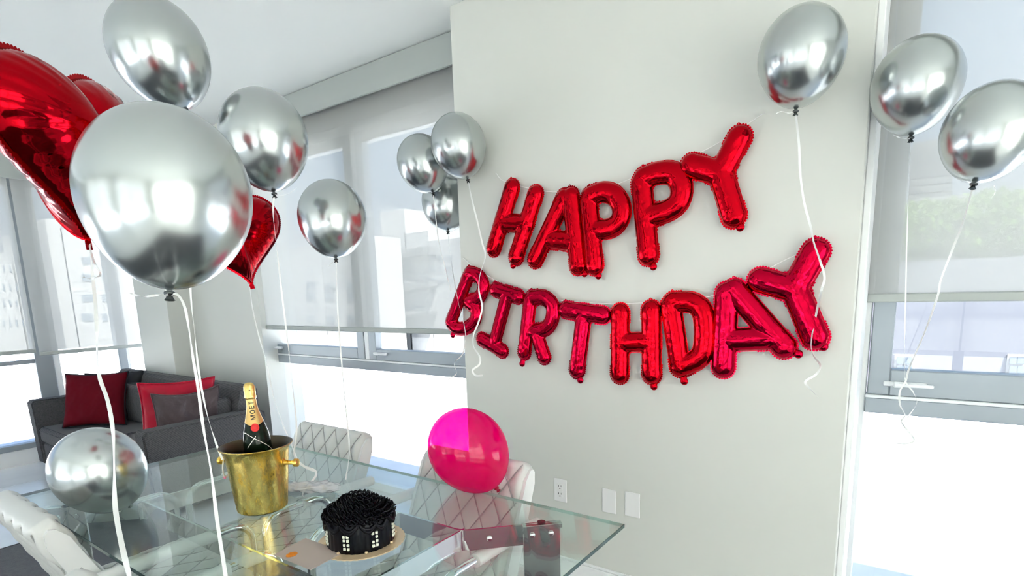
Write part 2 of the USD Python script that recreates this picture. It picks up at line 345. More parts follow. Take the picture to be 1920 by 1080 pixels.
def window(name, label, x0, x1, mullions, zmid, ztop, zsash):
    """A window in the plane y = WIN_Y: outer frame, mid rail, upper sashes with handles, fixed panes below."""
    w = UsdGeom.Xform.Define(stage, '/World/' + name).GetPrim(); _tag(w, label, kind='structure'); ORIGIN[str(w.GetPath())] = np.zeros(3)
    y0, y1 = WIN_Y - 0.03, WIN_Y + 0.03
    part(w, 'frame', cat_(bx(x0, x0 + 0.055, y0, y1, 0, ztop, 0.003), bx(x1 - 0.055, x1, y0, y1, 0, ztop, 0.003), bx(x0, x1, y0, y1, ztop - 0.06, ztop, 0.003), bx(x0, x1, y0, y1, 0, 0.06, 0.003)), 'white_metal', smooth=False)
    part(w, 'mid_rail', bx(x0 + 0.055, x1 - 0.055, y0 - 0.012, y1, zmid - 0.06, zmid, 0.003), 'aluminium', smooth=False)
    part(w, 'rail_lip', bx(x0 + 0.055, x1 - 0.055, y0 - 0.02, y1, zmid, zmid + 0.012, 0.002), 'white_metal', smooth=False)
    edges = [x0 + 0.055] + [v for mm in mullions for v in (mm - 0.022, mm + 0.022)] + [x1 - 0.055]
    for mm in mullions:
        part(w, 'mullion', bx(mm - 0.022, mm + 0.022, y0 - 0.006, y1, zmid + 0.012, ztop - 0.06, 0.003), 'white_metal', smooth=False)
    for a, b in zip(edges[::2], edges[1::2]):
        s = 0.075
        sash = part(w, 'sash', cat_(bx(a + .004, a + s, y0 - .01, y1 - .01, zmid + .012, ztop - .064, .004), bx(b - s, b - .004, y0 - .01, y1 - .01, zmid + .012, ztop - .064, .004),
                                    bx(a + s, b - s, y0 - .01, y1 - .01, zmid + .012, zmid + .012 + zsash, .004), bx(a + s, b - s, y0 - .01, y1 - .01, ztop - .064 - .07, ztop - .064, .004)), 'aluminium', smooth=False)
        part(sash, 'pane', bx(a + s - .005, b - s + .005, WIN_Y - .004, WIN_Y + .004, zmid + .012 + zsash - .005, ztop - .13), 'window_glass', smooth=False)
        hx = a + 0.10
        part(sash, 'handle', cat_(bx(hx - .045, hx + .09, y0 - .022, y0 - .01, zmid + .05, zmid + .068, .003), bx(hx - .012, hx + .012, y0 - .035, y0 - .02, zmid + .048, zmid + .07, .003), bx(hx - .01, hx + .11, y0 - .042, y0 - .032, zmid + .052, zmid + .065, .003)), 'white_metal', smooth=False)
    part(w, 'lower_pane', bx(x0 + .05, x1 - .05, WIN_Y - .004, WIN_Y + .004, .055, zmid - .055), 'window_glass', smooth=False)
    return w
window('window_1', 'wide white window behind the dining chairs, left of the letter wall', -4.30, P_X0 - 0.02, [-3.05], 0.945, 2.50, 0.075)
window('window_2', 'white window at the right edge, behind two silver balloons', P_X1 - 0.02, RIGHT_X, [1.2], 0.95, 2.50, 0.10)
# left wall: floor-length windows in the plane x = LEFT_X
w3 = UsdGeom.Xform.Define(stage, '/World/window_3').GetPrim(); _tag(w3, 'floor-length window bank on the far left behind the sofa', kind='structure'); ORIGIN['/World/window_3'] = np.zeros(3)
part(w3, 'frame', cat_(bx(LEFT_X - .05, LEFT_X + .03, BACK_Y, 2.45, .135, .185, .004), bx(LEFT_X - .05, LEFT_X + .03, BACK_Y, 2.45, 2.40, 2.46, .004)), 'aluminium', smooth=False)
ms = [(-2.30, .07), (-0.95, .07), (0.35, .07), (1.62, .09), (2.225, .05)]
for c, h in ms:
    part(w3, 'mullion', bx(LEFT_X - .07, LEFT_X + .035, c - h, c + h * .45, .185, 2.40, .004), 'aluminium', smooth=False)
    part(w3, 'mullion_cover', bx(LEFT_X - .08, LEFT_X + .02, c + h * .45, c + h, .185, 2.40, .004), 'white_metal', smooth=False)
ed = [BACK_Y] + [c for c, _ in ms] + [2.44]
for k, (a, b) in enumerate(zip(ed[:-1], ed[1:])):
    part(w3, 'pane', bx(LEFT_X - .01, LEFT_X - .002, a, b, .18, 2.41), 'window_glass', smooth=False)
    if k < 4:
        part(w3, 'rail', bx(LEFT_X - .03, LEFT_X + .02, a + .09, b - .09, .885, .92, .003), 'aluminium', smooth=False)
# windows behind and beside the camera (seen only mirrored in the balloons)
for nm, lb, axis, pl, spans in (('window_4', 'floor-length windows behind the camera', 'y', BACK_Y - .07, [(-4.2, -2.75), (-2.75, -1.3), (-.9, .5), (.5, 1.9)]), ('window_5', 'floor-length windows to the right of the camera', 'x', RIGHT_X + .07, [(-2.6, -.85), (-.85, .9)])):
    wb = UsdGeom.Xform.Define(stage, '/World/' + nm).GetPrim(); _tag(wb, lb, kind='structure'); ORIGIN['/World/' + nm] = np.zeros(3)
    for u0, u1 in spans:
        def Q(a, b, d0, d1, z0, z1, ch=.003): return bx(a, b, pl + d0, pl + d1, z0, z1, ch) if axis == 'y' else bx(pl + d0, pl + d1, a, b, z0, z1, ch)
        part(wb, 'frame', cat_(Q(u0, u0 + .05, -.03, .03, 0, 2.5), Q(u1 - .05, u1, -.03, .03, 0, 2.5), Q(u0 + .05, u1 - .05, -.03, .03, 0, .06), Q(u0 + .05, u1 - .05, -.03, .03, 2.44, 2.5), Q(u0 + .05, u1 - .05, -.03, .03, .88, .94)), 'aluminium', smooth=False)
        part(wb, 'pane', Q(u0 + .04, u1 - .04, -.004, .004, .05, 2.45, 0), 'window_glass', smooth=False)
        part(wb, 'screen', Q(u0 + .01, u1 - .01, *((.10, .101) if axis == 'y' else (-.101, -.10)), .55 if axis == 'y' else .12, 2.55, 0), 'screen_fabric', smooth=False)

def shade(name, label, plane, a, b, zbot, ztop, axis='y'):
    t = thing(name, label, 'window shade', group='sheer roller shades')
    def B(u0, u1, d0, d1, z0, z1, ch=0.0):
        return bx(u0, u1, plane + d0, plane + d1, z0, z1, ch) if axis == 'y' else bx(plane + d0, plane + d1, u0, u1, z0, z1, ch)
    part(t, 'fabric', B(a, b, -.0006, .0006, zbot + .01, ztop), 'shade_fabric', smooth=False)
    part(t, 'hem_bar', B(a, b, -.008, .008, zbot, zbot + .032, .004), 'valance_paint', smooth=False)
    part(t, 'roller_tube', mv(trimesh.creation.cylinder(radius=.025, height=abs(b - a), sections=20), rx=90 if axis == 'x' else 0, ry=90 if axis == 'y' else 0, x=(a + b) / 2 if axis == 'y' else plane, y=plane if axis == 'y' else (a + b) / 2, z=ztop + .02), 'shade_fabric')
shade('roller_shade', 'sheer white roller shade lowered over the window behind the dining chairs', 2.455, -4.21, P_X0 - 0.01, 1.155, 2.62)
shade('roller_shade', 'sheer white roller shade on the right-hand window behind two silver balloons', 2.455, P_X1 + 0.005, 1.35, 1.318, 2.62)
shade('roller_shade', 'sheer white roller shade on the far right, partly outside the picture', 2.455, 1.36, RIGHT_X - .02, 1.318, 2.62)
shade('roller_shade', 'sheer white roller shade on the left window bank, left of the wide mullion', -6.21, 0.10, 1.52, 0.985, 2.62, 'x')
shade('roller_shade', 'sheer white roller shade on the left window bank, just above the sofa', -6.21, 1.54, 2.38, 0.955, 2.62, 'x')
def valance(name, label, m):
    single(name, m, 'valance_paint', label, 'shade valance', smooth=False)
valance('shade_valance', 'long grey metal shade valance under the ceiling left of the letter wall', cat_(bx(-4.30, P_X0 - .002, 2.385, 2.40, 2.567, CEIL - .006), bx(-4.30, P_X0 - .002, 2.40, 2.53, CEIL - .02, CEIL - .006)))
valance('shade_valance', 'grey metal shade valance above the far left window bank, behind the large heart balloon', cat_(bx(-6.13, -6.115, -1.5, 2.19, 2.43, CEIL - .006), bx(-6.29, -6.13, -1.5, 2.19, CEIL - .02, CEIL - .006)))
valance('shade_valance', 'grey metal shade valance over the right window', cat_(bx(P_X1 + .002, RIGHT_X, 2.385, 2.40, 2.567, CEIL - .006), bx(P_X1 + .002, RIGHT_X, 2.40, 2.53, CEIL - .02, CEIL - .006)))
# trim strip on the window side of the letter wall
struct('trim_2', bx(P_X1, P_X1 + .022, WALL_Y + .05, 2.44, 0, CEIL, .003), 'white_paint', smooth=False, label='white side channel of the right shade, on the end of the letter wall')

# wall plates
def plate(name, label, cat, x0, x1, z0, z1):
    t = thing(name, label, cat, ((x0 + x1) / 2, WALL_Y, (z0 + z1) / 2)); w, h = x1 - x0, z1 - z0
    part(t, 'cover', bx(-w / 2, w / 2, -.006, 0, -h / 2, h / 2, .0022), 'plastic_white', smooth=False)
    part(t, 'insert', bx(-w * .24, w * .24, -.0085, -.005, -h * .29, h * .29, .001), 'plastic_white', smooth=False) if name == 'wall_outlet' else None
    return t, w, h
o, w_, h_ = plate('wall_outlet', 'white double power outlet on the letter wall, left of the blank plates', 'outlet', -1.345, -1.275, .388, .502)
for s in (-1, 1):
    zc = s * .019
    part(o, 'socket', cat_(bx(-.0085, -.0060, -.0092, -.008, zc - .001, zc + .0085), bx(.0060, .0080, -.0092, -.008, zc + .0005, zc + .0085), mv(trimesh.creation.cylinder(radius=.0028, height=.0012, sections=12), rx=90, y=-.0088, z=zc - .008)), 'slot_black', smooth=False)
plate('blank_plate', 'white blank wall plate on the letter wall, nearer the outlet', 'wall plate', -1.088, -1.019, .386, .499)
plate('blank_plate', 'white blank wall plate on the letter wall, farther right from the outlet', 'wall plate', -.976, -.906, .392, .505)
# ------------------------------------------------------------------ sofa and pillows
def soft_box(x0, x1, y0, y1, z0, z1, r=0.03, puff=0.0, seg=16):
    m = mv(rbox(x1 - x0, y1 - y0, z1 - z0, r, seg), (x0 + x1) / 2, (y0 + y1) / 2, (z0 + z1) / 2)
    return m
sofa = thing('sofa', 'charcoal grey fabric sofa at the room corner with red and grey pillows', 'sofa')
SX0, SX1, SY0, SY1 = -6.10, -3.80, 1.39, 2.19
part(sofa, 'base', soft_box(SX0 + .13, SX1 - .13, SY0 + .01, SY1 - .05, .055, .232, .02), 'sofa_fabric')
for s, x0, x1 in ((-1, SX0, SX0 + .13), (1, SX1 - .13, SX1)):
    pr = [(SY0 - .005, .05), (SY0 - .02, .575), (SY0 + .0, .598), (SY1 - .05, .60), (SY1 - .01, .58), (SY1, .05)]
    a = orient(extrude(Polygon(pr).buffer(-.012).buffer(.012, quad_segs=6), x1 - x0 - .02), (x0 + .01, 0, 0), (0, 1, 0), (0, 0, 1), (1, 0, 0))
    arm = part(sofa, 'arm', a, 'sofa_fabric', smooth=40)
    for sx in (x0, x1 - .012):
        b = orient(extrude(Polygon(pr).buffer(-.03).buffer(.018, quad_segs=6), .012), (sx, 0, 0), (0, 1, 0), (0, 0, 1), (1, 0, 0))
        part(arm, 'side_panel', b, 'sofa_fabric', smooth=40)
bk = Polygon([(SY1 - .24, .36), (SY1 - .13, .745), (SY1 - .10, .775), (SY1 - .04, .775), (SY1 - .005, .74), (SY1 - .005, .06), (SY1 - .2, .06)]).buffer(-.015).buffer(.015, quad_segs=6)
part(sofa, 'back', orient(extrude(bk, SX1 - SX0 - .14), (SX0 + .05, 0, 0), (0, 1, 0), (0, 0, 1), (1, 0, 0)), 'sofa_fabric', smooth=40)
xm = (SX0 + SX1) / 2
for a, b in ((SX0 + .135, xm - .004), (xm + .004, SX1 - .135)):
    cu = part(sofa, 'seat_cushion', soft_box(a, b, SY0 - .005, SY1 - .2, .238, .375, .035), 'sofa_fabric')
    zz = [(a + .03, SY0 - .008, .30), (b - .03, SY0 - .008, .30)]
    part(cu, 'piping', tube([(a + .03, SY0 - .006, .348), (b - .03, SY0 - .006, .348)], .004, 6), 'sofa_fabric')
for a, b in ((SX0 + .05, SX1 - .11), ):
    part(sofa, 'back_cushion', soft_box(SX0 + .15, xm - .004, SY1 - .30, SY1 - .16, .37, .70, .04), 'sofa_fabric')
    part(sofa, 'back_cushion', soft_box(xm + .004, SX1 - .15, SY1 - .30, SY1 - .16, .37, .70, .04), 'sofa_fabric')
for x in (SX0 + .06, SX1 - .06):
    for y in (SY0 + .06, SY1 - .06):
        part(sofa, 'foot', bx(x - .025, x + .025, y - .025, y + .025, .0075 if x > -4.3 and y < 1.53 else 0, .06, .004), 'dark_wood', smooth=False)

def pillow_mesh(w, h, t, n=40, pinch=0.10, wrinkle=0.006, seed=0, slump=0.0):
    u = np.linspace(-1, 1, n); U, V = np.meshgrid(u, u, indexing='ij')
    px = U * (1 - pinch * (1 - np.abs(U)**2.0) * 0 - pinch * np.abs(V)**0 * (1 - V**2) * np.abs(U)**3 * 0.9)
    pz = V * (1 - pinch * (1 - U**2) * np.abs(V)**3 * 0.9)
    e = np.clip((1 - U**4) * (1 - V**4), 0, 1)**0.55
    nz = meshkit.fbm(np.stack([U * 2.2 + seed, V * 2.2, 0 * U], -1), 4, seed) - .5
    top = t / 2 * e * (1 + .5 * nz) + wrinkle * nz * 2 * e
    X = px * w / 2; Z = pz * h / 2 - slump * (1 - U**2) * (V > 0) * V**2
    def g(s): return np.stack([X, s * top, Z], -1)
    a, b = grid_mesh(g(-1)), grid_mesh(g(1)); a.invert() if False else None
    m = trimesh.util.concatenate([a, b]); b.invert()
    m = trimesh.util.concatenate([a, b]); m.merge_vertices()
    trimesh.repair.fix_normals(m); return m
def pillow(name, label, loc, rotz, lean, w, h, t, mat_, seed, roll=0.0, wr=0.006, piping=None, slump=0.0):
    p = thing(name, label, 'pillow', loc, rotz)
    m = pillow_mesh(w, h, t, seed=seed, wrinkle=wr, slump=slump)
    part(p, 'cover', mv(mv(m, ry=roll), z=h / 2 * math.cos(math.radians(lean)), rx=lean), mat_, smooth=60)
    n = 26; u = np.concatenate([np.stack([np.linspace(-1, 1, n), -np.ones(n)], 1), np.stack([np.ones(n), np.linspace(-1, 1, n)], 1)[1:], np.stack([np.linspace(1, -1, n), np.ones(n)], 1)[1:], np.stack([-np.ones(n), np.linspace(1, -1, n)], 1)[1:]])
    U, V = u[:, 0], u[:, 1]
    P = np.stack([U * (1 - .09 * (1 - V**2) * np.abs(U)**3) * w / 2, 0 * U, V * (1 - .09 * (1 - U**2) * np.abs(V)**3) * h / 2 - slump * (1 - U**2) * (V > 0) * V**2], 1)
    part(p, 'piping', mv(mv(tube(P, .006, 6), ry=roll), z=h / 2 * math.cos(math.radians(lean)), rx=lean), piping or mat_, smooth=60)
    return p
pillow('charcoal_pillow', 'dark grey pillow mostly hidden behind the square wine-red pillow', (-5.66, 1.86, .375), 45, -20, .47, .44, .13, 'pillow_charcoal', 3)
pillow('wine_pillow', 'square wine-red pillow with dark piping on the left end of the sofa', (-5.56, 1.70, .375), 42, -18, .50, .46, .15, 'pillow_wine', 5, piping='pillow_charcoal')
pillow('satin_pillow', 'bright red satin pillow behind the grey velvet pillow on the sofa', (-4.12, 1.73, .375), 80, 8, .47, .49, .13, 'pillow_satin', 9, roll=2, wr=.012)
pillow('velvet_pillow', 'crinkled grey-brown velvet pillow in front of the red satin pillow', (-3.995, 1.735, .375), 84, 5, .42, .43, .12, 'pillow_velvet', 13, roll=0, wr=.034, slump=.02)

# ------------------------------------------------------------------ glass dining table
TX0, TX1, TY0, TY1, TZ = -2.475, -0.606, 0.486, 1.358, 0.75
tcx, tcy = (TX0 + TX1) / 2, (TY0 + TY1) / 2
table = thing('dining_table', 'rectangular glass dining table on a polished chrome flat-bar frame', 'table', (tcx, tcy, 0))
part(table, 'glass_top', bx(TX0 - tcx, TX1 - tcx, TY0 - tcy, TY1 - tcy, TZ - .010, TZ), 'table_glass', smooth=False)
hx, hy = (TX1 - TX0) / 2, (TY1 - TY0) / 2
for a in ((-hx, hx, -hy - .0015, -hy - .0001), (-hx, hx, hy + .0001, hy + .0015), (-hx - .0015, -hx - .0001, -hy, hy), (hx + .0001, hx + .0015, -hy, hy)):
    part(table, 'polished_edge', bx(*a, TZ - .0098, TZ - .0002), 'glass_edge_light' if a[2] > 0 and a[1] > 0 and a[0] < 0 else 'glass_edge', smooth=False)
FX, FY, ZB0, ZB1 = .545, .197, .668, .730
th = .007
def bar_section(): return np.array([[-th / 2, ZB0], [th / 2, ZB0], [th / 2, ZB1], [-th / 2, ZB1]])
def flat_bar(path):
    """A flat bar standing on edge along a path in plan."""
    P = np.asarray(path, float); t = np.gradient(P, axis=0); t /= np.linalg.norm(t, axis=1, keepdims=True); n = np.stack([-t[:, 1], t[:, 0]], 1)
    G = np.zeros((len(P), 4, 3))
    for k, (s, z) in enumerate(((-1, ZB0), (1, ZB0), (1, ZB1), (-1, ZB1))):
        G[:, k, :2] = P + n * s * th / 2; G[:, k, 2] = z
    m = grid_mesh(np.concatenate([G, G[:, :1]], 1))
    e = len(P) - 1
    V = m.vertices; F = list(m.faces) + [[0, 1, 2], [0, 2, 3], [e * 5 + 2, e * 5 + 1, e * 5], [e * 5 + 3, e * 5 + 2, e * 5]]
    m = trimesh.Trimesh(V, F, process=True); trimesh.repair.fix_normals(m); return m
def bend(sx, sy):
    a = np.linspace(0, 45, 9); r = .07; c = np.array([FX - .03, FY + r])
    pts = [c + r * np.array([math.sin(math.radians(q)), -math.cos(math.radians(q))]) for q in a]
    d = np.array([1, 1]) / math.sqrt(2); pts += [pts[-1] + d * q for q in np.linspace(.02, .255, 8)]
    return np.array(pts) * [sx, sy]
for sy in (1, -1):
    L, R_ = bend(-1, sy)[::-1], bend(1, sy)
    b = part(table, 'side_bar', flat_bar(np.vstack([L, np.stack([np.linspace(-FX + .06, FX - .06, 12), np.full(12, sy * FY)], 1), R_])), 'chrome', smooth=25)
for sx in (1, -1):
    part(table, 'cross_bar', bx(sx * (FX - .005) - th / 2, sx * (FX - .005) + th / 2, -FY - .02, FY + .02, ZB0 + .002, ZB1 - .001, .001), 'bright_chrome', smooth=False)
for sx in (1, -1):
    for sy in (1, -1):
        e = bend(sx, sy); d = np.array([sx, sy]) / math.sqrt(2); n = np.array([d[1], -d[0]]); n = n * (1 if n @ np.array([tcx, tcy]) < 0 else -1)
        p0 = e[-1] - d * .108 + n * (th / 2 + .0045); c = p0 + d * .055
        rot = math.degrees(math.atan2(d[1], d[0]))
        lg = part(table, 'leg', mv(bx(-.055, .055, -.004, .004, .0072, .7355, .0012), c[0], c[1], 0, rz=rot), 'chrome', smooth=False)
        part(lg, 'top_plate', mv(bx(-.058, .058, -.02, .006, .7205, .7345, .001), c[0], c[1], 0, rz=rot), 'chrome', smooth=False)
        part(lg, 'support_pad', mv(trimesh.creation.cylinder(radius=.012, height=.0035, sections=20), c[0], c[1], .7361), 'slot_black')
        for k in (-.028, .028):
            q = c + d * k + n * .0045
            part(lg, 'bolt', mv(mv(cat_(mv(ico(.0085, 2), 0, 0, 0).apply_scale([1, .5, 1])), rz=rot), q[0], q[1], .700), 'chrome', smooth=True)
        q = e[9] + d * .03 + n * .005
        part(lg, 'bolt', mv(mv(ico(.0085, 2).apply_scale([1, .5, 1]), rz=rot), q[0], q[1], .699), 'chrome', smooth=True)

# ------------------------------------------------------------------ quilted chairs
def quilt(w, l, t, n=(64, 64), cells=(5.0, 3.6), amp=.010, r=.022, rc=.04, wtop=None):
    """A cushion in the xy plane, x across and y along, its quilted face towards +z at z = 0."""
    nu, nv = n
    def sp(k):
        q = np.linspace(-1, 1, k); return np.sign(q) * (1 - (1 - np.abs(q))**1.25)
    U, V = np.meshgrid(sp(nu), sp(nv), indexing='ij')
    X, Y = U * w / 2, V * l / 2
    ax, ay = np.abs(X) - (w / 2 - rc), np.abs(Y) - (l / 2 - rc)
    corner = (ax > 0) & (ay > 0); m = np.maximum(ax, ay); h = np.hypot(ax, ay) + 1e-9
    k = np.where(corner, m / h, 1.0)
    X = np.where(corner, np.sign(X) * (w / 2 - rc + ax * k), X); Y = np.where(corner, np.sign(Y) * (l / 2 - rc + ay * k), Y)
    ed = np.minimum(1 - np.abs(U), 1e9) * w / 2; ed = np.minimum(ed, (1 - np.abs(V)) * l / 2)
    e = np.clip(ed, 0, r); dz = np.sqrt(np.maximum(r * r - (r - e)**2, 0)) - r
    p, q = X / w * cells[0] + Y / l * cells[1], X / w * cells[0] - Y / l * cells[1]
    puff = (np.abs(np.sin(np.pi * p)) * np.abs(np.sin(np.pi * q)))**.55
    Z = dz + amp * (puff - 1) * np.clip(ed / .02, 0, 1)
    if wtop: X = X * (1 + (wtop / w - 1) * (Y / l + .5))
    Tp = np.stack([X, Y, Z], -1); Bt = Tp.copy(); Bt[..., 2] = -t
    a, b = grid_mesh(Tp), grid_mesh(Bt); b.invert()
    idx = np.arange(nu * nv).reshape(nu, nv); loop = np.concatenate([idx[:, 0], idx[-1, 1:], idx[-2::-1, -1], idx[0, -2:0:-1]]); N = nu * nv
    F = []
    for i in range(len(loop)):
        s, e2 = loop[i], loop[(i + 1) % len(loop)]; F += [[s, s + N, e2 + N], [s, e2 + N, e2]]
    mm = trimesh.Trimesh(np.vstack([a.vertices, b.vertices]), np.vstack([a.faces, b.faces + N, F]), process=False)
    if mm.volume < 0: mm.invert()
    return mm
LEAN = math.radians(23)
SEAT, BACK = dict(w=.47, l=.49, cells=(5.0, 3.5)), dict(w=.47, l=.43, cells=(5.4, 3.2))
def stitches(w, l, cells, amp, margin=.012, r=.03):
    """Seam cords lying in the grooves of a quilted face."""
    ms = []; cx, cy = cells
    for sg in (1, -1):
        for k in range(-8, 9):
            pts = []
            for y in np.linspace(-l / 2 + margin, l / 2 - margin, 90):
                x = (k - sg * y / l * cy) / cx * w
                ed = min(w / 2 - abs(x), l / 2 - abs(y)); e = min(ed, r)
                if ed > margin: pts.append((x, y, math.sqrt(r * r - (r - e)**2) - r - amp * .70 * min(1, ed / .02)))
            if len(pts) > 4: ms.append(tube(pts[::4] + [pts[-1]], .0018, 5))
    return cat_(*ms)
seat_q = quilt(.47, .49, .085, n=(120, 120), cells=SEAT['cells'], amp=.013, r=.03, rc=.05)
back_q = quilt(.47, .43, .042, n=(120, 120), cells=BACK['cells'], amp=.013, r=.030, rc=.035)
seat_s, back_s = stitches(**SEAT, amp=.013), stitches(**BACK, amp=.013)
def chair(label, loc, rotz, group='quilted dining chairs'):
    c = thing('dining_chair', label, 'chair', loc, rotz, group)
    st_ = part(c, 'seat', mv(seat_q, 0, -.215, .462), 'leather_white', smooth=60)
    part(st_, 'stitching', mv(seat_s, 0, -.215, .462), 'stitch_grey', smooth=False)
    s, k = math.sin(LEAN), math.cos(LEAN)
    o0 = np.array([0, .215 * s - .025, .43 + .215 * k]); N = np.array([0, -k, s])
    for nm, o_, X_, N_ in (('backrest', o0, (1, 0, 0), N), ('backrest_rear', o0 - N * .084, (-1, 0, 0), -N)):
        bk_ = part(c, nm, orient(back_q, o_, X_, (0, s, k), N_), 'leather_white', smooth=60)
        part(bk_, 'stitching', orient(back_s, o_, X_, (0, s, k), N_), 'stitch_grey', smooth=False)
    for sx in (-1, 1):
        sd = extrude(Polygon([(-.20, -.010), (-.20, -.074), (.150, -.070), (.188, -.056), (.196, -.042), (.188, -.028), (.150, -.014)]).buffer(-.004).buffer(.004), .012)
        sd = orient(sd, (sx * .2375 - .006, 0, 0), (0, 1, 0), (0, 0, 1), (1, 0, 0))
        part(bk_, 'side_panel', orient(sd, o0, (1, 0, 0), (0, s, k), N), 'leather_piping', smooth=40)
    for sx in (-1, 1):
        x = sx * .285; rr = .0135
        p = [np.array([x, .135, .622]), np.array([x, -.10, .632])]
        p += arc3((x, -.285, .565), (0, 0, 1), (0, -1, 0), .068, 0, 90)
        p += [np.array([x, -.353, .30])]
        p += arc3((x, -.275, .0915), (0, -1, 0), (0, 0, -1), .078, 0, 90)
        p += [np.array([x, .12, .0135])]
        lg = part(c, 'leg_tube', tube(p, rr, 14), 'chrome', smooth=50)
        part(c, 'arm_sleeve', tube([(x, .13, .6222), (x, .05, .6256), (x, -.13, .6320), (x, -.20, .632)], .0205, 14), 'leather_piping', smooth=50)
        part(lg, 'arm_bracket', bx(min(x, sx * .245), max(x, sx * .245), .085, .135, .612, .630, .003), 'bright_chrome', smooth=False)
        part(lg, 'seat_bracket', bx(min(x, sx * .20), max(x, sx * .20), -.345, -.315, .372, .384, .003), 'bright_chrome', smooth=False)
    part(c, 'floor_bar', tube([(-.285, .12, .0135), (.285, .12, .0135)], .0135, 12), 'chrome', smooth=50)
    part(c, 'seat_bar', tube([(-.285, -.33, .366), (.285, -.33, .366)], .010, 12), 'chrome', smooth=50)
    return c
chair('white quilted leather chair on the window side of the table, behind the champagne bucket', (-2.08, 1.335, .0072), 0)
chair('white quilted leather chair on the wall side of the table, behind the pink balloon', (-1.25, 1.335, .0072), 0)
chair('white quilted leather chair in the lower left corner, its ribbed back towards us', (-2.09, .585, .0072), 180)
chair('white quilted leather chair below the picture edge, seen through the glass near the card', (-1.25, .52, .0072), 180)

# ------------------------------------------------------------------ ice bucket and bottle
bc = (-1.615, .885)
bucket = thing('champagne_bucket', 'aged brass ice bucket with two knob handles holding the champagne bottle', 'ice bucket', (*bc, TZ))
prof = [(0, .0005), (.080, .0005), (.0845, .004), (.086, .010), (.104, .168), (.1065, .186), (.112, .197), (.120, .203), (.1225, .205), (.1215, .2065), (.116, .206), (.1085, .199), (.103, .186), (.1005, .168), (.083, .014), (.08, .010), (0, .010)]
pf = np.array(prof) * [.868, 1]
part(bucket, 'body', lathe(pf[:10], 72), 'brass_aged', smooth=35)
part(bucket, 'liner', lathe(pf[9:], 72), 'bucket_inside', smooth=35)
ha = math.atan2(.12, .255)
for s in (1, -1):
    hp = [(.099, 0), (.099, .012), (.104, .013), (.106, .0085), (.118, .0065), (.136, .006), (.139, .0125), (.149, .0125), (.151, .0095), (.151, 0)]
    m = trimesh.creation.revolve(np.array([(b, a - .0145) for a, b in hp]), sections=24)
    m.apply_transform(trimesh.transformations.rotation_matrix(math.pi / 2, [0, 1, 0]))
    part(bucket, 'handle', mv(mv(m, rz=math.degrees(ha) + (0 if s > 0 else 180)), z=.150), 'brass_aged', smooth=40)
part(bucket, 'ice_water', mv(trimesh.creation.cylinder(radius=.082, height=.004, sections=48), z=.118), 'bucket_inside')

bt = thing('champagne_bottle', 'dark green champagne bottle with gold neck foil standing in the brass bucket', 'bottle', (bc[0] - .002, bc[1] + .010, TZ + .090))
bl, bz = .30, 0
bp = np.array([(0, 0), (.030, .0), (.040, .004), (.0435, .012), (.0435, .125), (.0425, .140), (.0385, .165), (.0315, .19), (.0245, .213), (.0185, .236), (.0158, .252), (.0148, .268), (.0146, .281)])
tilt = dict(ry=-4.0, rx=0)
def TB(m):
    m = m.copy(); m.apply_scale(.925); return mv(m, **tilt)
gl = part(bt, 'glass', TB(lathe(bp, 48)), 'bottle_glass', smooth=40)
rad = lambda z: np.interp(z, bp[:, 1], bp[:, 0])
zs = np.linspace(.178, .281, 14)
# gold neck foil ends in a V at the front
fa = np.radians(np.linspace(-180, 180, 97)); FRONT = math.atan2(-bc[1], -bc[0])
lowz = .186 + .014 * np.clip(np.abs((fa)) / 1.2, 0, 1)
G = np.zeros((len(fa), 16, 3))
for i, (a, z0) in enumerate(zip(fa, lowz)):
    z = np.linspace(z0, .279, 16); r = rad(z) + .0009
    G[i] = np.stack([r * np.cos(a + FRONT), r * np.sin(a + FRONT), z], 1)
fo = part(bt, 'neck_foil', TB(grid_mesh(G)), 'gold_foil', smooth=True)
cp = np.array([(.0157, .276), (.0178, .279), (.0182, .284), (.0172, .289), (.0176, .296), (.0182, .307), (.0174, .318), (.0145, .326), (.008, .3305), (0, .3315)])
cap = lathe(cp, 40)
v = cap.vertices; nz = meshkit.fbm(v * 160, 3, 4) - .5; rr = np.hypot(v[:, 0], v[:, 1])[:, None]; cap.vertices = v + np.where(rr > 1e-4, v * [1, 1, 0] / np.maximum(rr, 1e-6), 0) * nz[:, None] * .0022
part(bt, 'cap_foil', TB(cap), 'gold_foil_bright', smooth=True)
def wrap(m, zc, a0, out, vertical=True):
    """Lettering (in its xy plane) bent round the bottle; vertical: it reads upwards."""
    v = np.array(m.vertices); x, y, d = v.T
    z = zc + (x if vertical else y); s = (-y if vertical else x)
    r = rad(z) + out + d; a = FRONT + a0 + s / np.maximum(rad(z), 1e-3)
    return trimesh.Trimesh(np.stack([r * np.cos(a), r * np.sin(a), z], 1), m.faces, process=False)
def spaced(txt, h, gap):
    ms, x = [], 0
    for ch in txt:
        g = meshkit.text_mesh(ch, h, .0004, bold=True); g.apply_translation([x - g.bounds[0, 0], 0, 0]); x = g.bounds[1, 0] + gap; ms.append(g)
    m = trimesh.util.concatenate(ms); m.apply_translation([-x / 2 + gap / 2, -h / 2, 0]); return m.subdivide().subdivide()
part(fo, 'lettering', TB(wrap(spaced('MOET', .0138, .0040), .2395, -.05, .0011)), 'ink_black', smooth=False)
star = Polygon([(math.cos(math.radians(90 + 36 * k)) * (.004 if k % 2 == 0 else .0018), math.sin(math.radians(90 + 36 * k)) * (.004 if k % 2 == 0 else .0018)) for k in range(10)])
sm = extrude(star, .0005); sm.vertices = np.stack([sm.vertices[:, 0], sm.vertices[:, 1], sm.vertices[:, 2]], 1)
vv = np.array(sm.vertices); a = FRONT + vv[:, 0] / .018; rr = .0187 + vv[:, 2]; zq = .306 + vv[:, 1]
